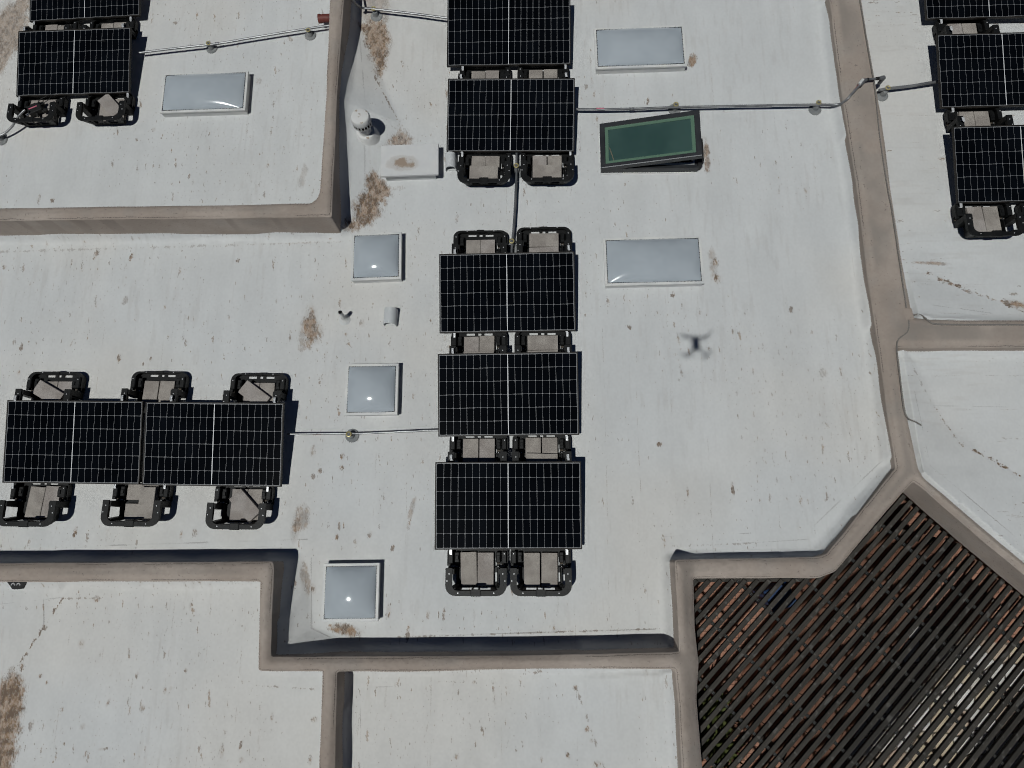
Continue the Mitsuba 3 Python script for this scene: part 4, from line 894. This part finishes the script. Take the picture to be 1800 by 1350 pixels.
for j in range(int((y1 - y0) / .1) + 1):
    for i in range(int((x1 - x0) / .205) + 1):
        x, y = x0 + .205 * (i + .5 * (j % 2)), y0 + .1 * j
        if BR.buffer(-.04).contains(Point(x, y)) and nb < 250: part(k, 'brick', tb, None, mat4(tr(x, y, TZ + .003 * rng.uniform(-1, 1)))); nb += 1
x0, y0, x1, y1 = FLAG.bounds; sd = []
for i in np.arange(x0 - .4, x1 + .4, .27):
    for j in np.arange(y0 - .4, y1 + .4, .27): sd.append((i + rng.uniform(-.11, .11), j + rng.uniform(-.11, .11)))
vor = shapely.voronoi_polygons(shapely.multipoints(np.array(sd)), extend_to=sbox(x0, y0, x1, y1)); nf = 0; rest = []
near = wp([(1400, 900), (1850, 900), (1850, 1400), (1400, 1400)], TZ)
for g_ in vor.geoms:
    q = g_.intersection(FLAG).buffer(-.011, join_style=2)
    if q.is_empty or q.geom_type != 'Polygon' or q.area < .004 or not q.intersects(near): continue
    q = q.buffer(-.008).buffer(.008, quad_segs=2).simplify(.003)
    if q.is_empty or q.geom_type != 'Polygon': continue
    m = ext(q, TZ - .03, TZ + .004 * rng.uniform(-1, 1)); part(k, 'flagstone', m, f'stone_{rng.integers(0, 4)}')
# pergola
k = PK = thing('pergola', 'dark slatted pergola over the sunken courtyard', 'pergola')
sp, sw = .1045, .055
cen = at(1500, 1120, PZ)[:2]; crn = at(1607, 850, .2)[:2]
v_ref = float(crn @ V2) - .035
ring_ = court.buffer(-.03); ns = 0
u_mid = float(cen @ U2)
frame_view = wp([(1150, 820), (2150, 820), (2150, 1650), (1150, 1650)], PZ)
us = [float(np.array(p) @ U2) for p in court.exterior.coords]; vs_ = [float(np.array(p) @ V2) for p in court.exterior.coords]
r2 = np.random.default_rng(5); spans = []
for i in range(int((max(vs_) - v_ref) / sp) * -1 - 1, int((v_ref - min(vs_)) / sp) + 1):
    v = v_ref - i * sp
    seg = LineString([U2 * (min(us) - 1) + V2 * v, U2 * (max(us) + 1) + V2 * v]).intersection(ring_)
    for g_ in getattr(seg, 'geoms', [seg]):
        if g_.is_empty or g_.length < .05: continue
        a, b = np.array(g_.coords[0]), np.array(g_.coords[-1]); ua, ub = sorted((float(a @ U2), float(b @ U2)))
        if not g_.intersects(frame_view): continue
        ua += .01 + .03 * r2.random(); e = .0025 * r2.uniform(-1, 1); dz = .003 * r2.uniform(-1, 1); tw = .0012 * r2.uniform(-1, 1)
        m = cbx(ua, ub, -sw / 2, sw / 2, -.048, 0, .003); Mx = np.eye(4); Mx[:2, 0] = U2; Mx[:2, 1] = V2; Mx[:2, 3] = V2 * (v + e); Mx[2, 3] = PZ + dz
        part(k, 'slat', m, 'slat_paint', mat4(Mx)); spans.append((ua, ub, v)); ns += 1
sc = []
u0 = u_mid - .59 * 8 + .12
for i in range(18):
    u = u0 + .59 * i
    seg = LineString([U2 * u + V2 * (min(vs_) - 1), U2 * u + V2 * (max(vs_) + 1)]).intersection(ring_)
    for g_ in getattr(seg, 'geoms', [seg]):
        if g_.is_empty or g_.length < .1 or not g_.intersects(frame_view): continue
        va, vb = sorted((float(np.array(g_.coords[0]) @ V2), float(np.array(g_.coords[-1]) @ V2)))
        m = cbx(-.02, .02, va, vb, -.06, -.028, .003); Mx = np.eye(4); Mx[:2, 0] = U2; Mx[:2, 1] = V2; Mx[:2, 3] = U2 * u; Mx[2, 3] = PZ
        part(k, 'batten', m, 'batten_paint', mat4(Mx))
        for ua, ub, v in spans:
            if ua < u < ub and va < v + sp / 2 < vb:
                for o in (-.009, .009):
                    q = U2 * (u + o) + V2 * (v + sp / 2); sc.append(bx(q[0] - .004, q[0] + .004, q[1] - .004, q[1] + .004, PZ - .030, PZ - .026))
part(k, 'screw_head', cat(sc), 'screw_metal', kind='stuff')
ledger = court.difference(court.buffer(-.05)).intersection(wp([(1205, 1000), (1455, 1000), (1440, 1045), (1205, 1045)], PZ)); part(k, 'ledger', ext(ledger, PZ - .16, PZ - .03), 'slat_paint')
# things on the patio under it
p = at(1372, 1050, GZ + .9); k = thing('storage_bin', 'blue bin standing under the slats below the parapet', 'bin')
part(k, 'tub', cat([hull([(x, y, GZ) for x in (-.15, .15) for y in (-.13, .13)] + [(x * 1.15, y * 1.15, GZ + .85) for x in (-.15, .15) for y in (-.13, .13)])]), 'blue_plastic', mat4(rz(.4, p[0], p[1], 0))); part(k, 'lid', cbx(-.2, .2, -.175, .175, GZ + .85, GZ + .92, .015), 'blue_plastic', mat4(rz(.4, p[0], p[1], 0)))


def agave(px, py, z, n, L, label, seed):
    r = np.random.default_rng(seed); p = at(px, py, z); k = thing('potted_plant', label, 'potted plant')
    part(k, 'pot', mv(lathe([(.0005, 0), (.16, 0), (.2, .28), (.215, .3), (.2, .31), (.18, .3)], 20), tr(p[0], p[1], GZ)), 'terracotta', smooth=30)
    h = z - GZ - .3; part(k, 'stem', cyl((p[0], p[1], GZ + .25), (p[0], p[1], GZ + .35 + h * .6), .04, .02), 'timber_tan'); V, Fc = [], []
    for i in range(n):
        a = r.uniform(0, 2 * math.pi); e = r.uniform(.1, 1.2); l = L * r.uniform(.6, 1.1); d = np.array([math.cos(a) * math.cos(e), math.sin(a) * math.cos(e), math.sin(e)]); s = np.array([-math.sin(a), math.cos(a), 0]) * .022
        b = np.array([p[0], p[1], GZ + .3 + h * r.uniform(.15, .7)]); m1 = b + d * l * .5; e1 = b + d * l + np.array([0, 0, -.25 * l]); o = len(V)
        V += [b - s, b + s, m1 - s * 1.2, m1 + s * 1.2, e1]; Fc += [[o, o + 1, o + 3], [o, o + 3, o + 2], [o + 2, o + 3, o + 4]]
    part(k, 'foliage', trimesh.Trimesh(V, Fc, process=False), 'leaf')


agave(1262, 1262, GZ + 1.3, 70, .55, 'spiky green plant in the courtyard corner by the tan wall, upper of two', 3); agave(1268, 1322, GZ + 1.4, 70, .6, 'yellowish spiky plant at the bottom of the courtyard wall, lower of two', 4)

# ------------------------------------------------------------------ the camera drone whose shadow falls on the main roof
k = thing('camera_drone', 'small grey camera drone hovering above the main roof and casting its soft shadow', 'drone')
DM = rz(0, 0, -.075, HC + .055)
part(k, 'body', cat([cbx(-.045, .045, -.10, .09, -.03, .035, .015), cbx(-.036, .036, -.06, .06, .035, .05, .01)]), 'drone_grey', mat4(DM)); part(k, 'gimbal', mv(cat([cbx(-.03, .03, .05, .085, -.035, -.028, .003)]), np.eye(4)), 'cable_black', mat4(DM))
for s in (-1, 1):
    for (x, y), (a, b), zz in (((s * .04, .07), (s * .145, .085), .03), ((s * .04, -.08), (s * .13, -.17), .01)):
        part(k, 'arm', cat([cyl((x, y, 0), (a, b, zz), .014, .011, 10), cyl((a, b, zz - .02), (a, b, zz + .03), .016, n=14)]), 'drone_grey', mat4(DM), smooth=40)
        q = .5 * s + .3
        for t in (0, math.pi): part(k, 'blade', mv(cbx(.008, .092, -.010, .008, -.001, .0015, .0006), tr(a, b, zz + .035) @ rz(q + t)), 'cable_black', mat4(DM))
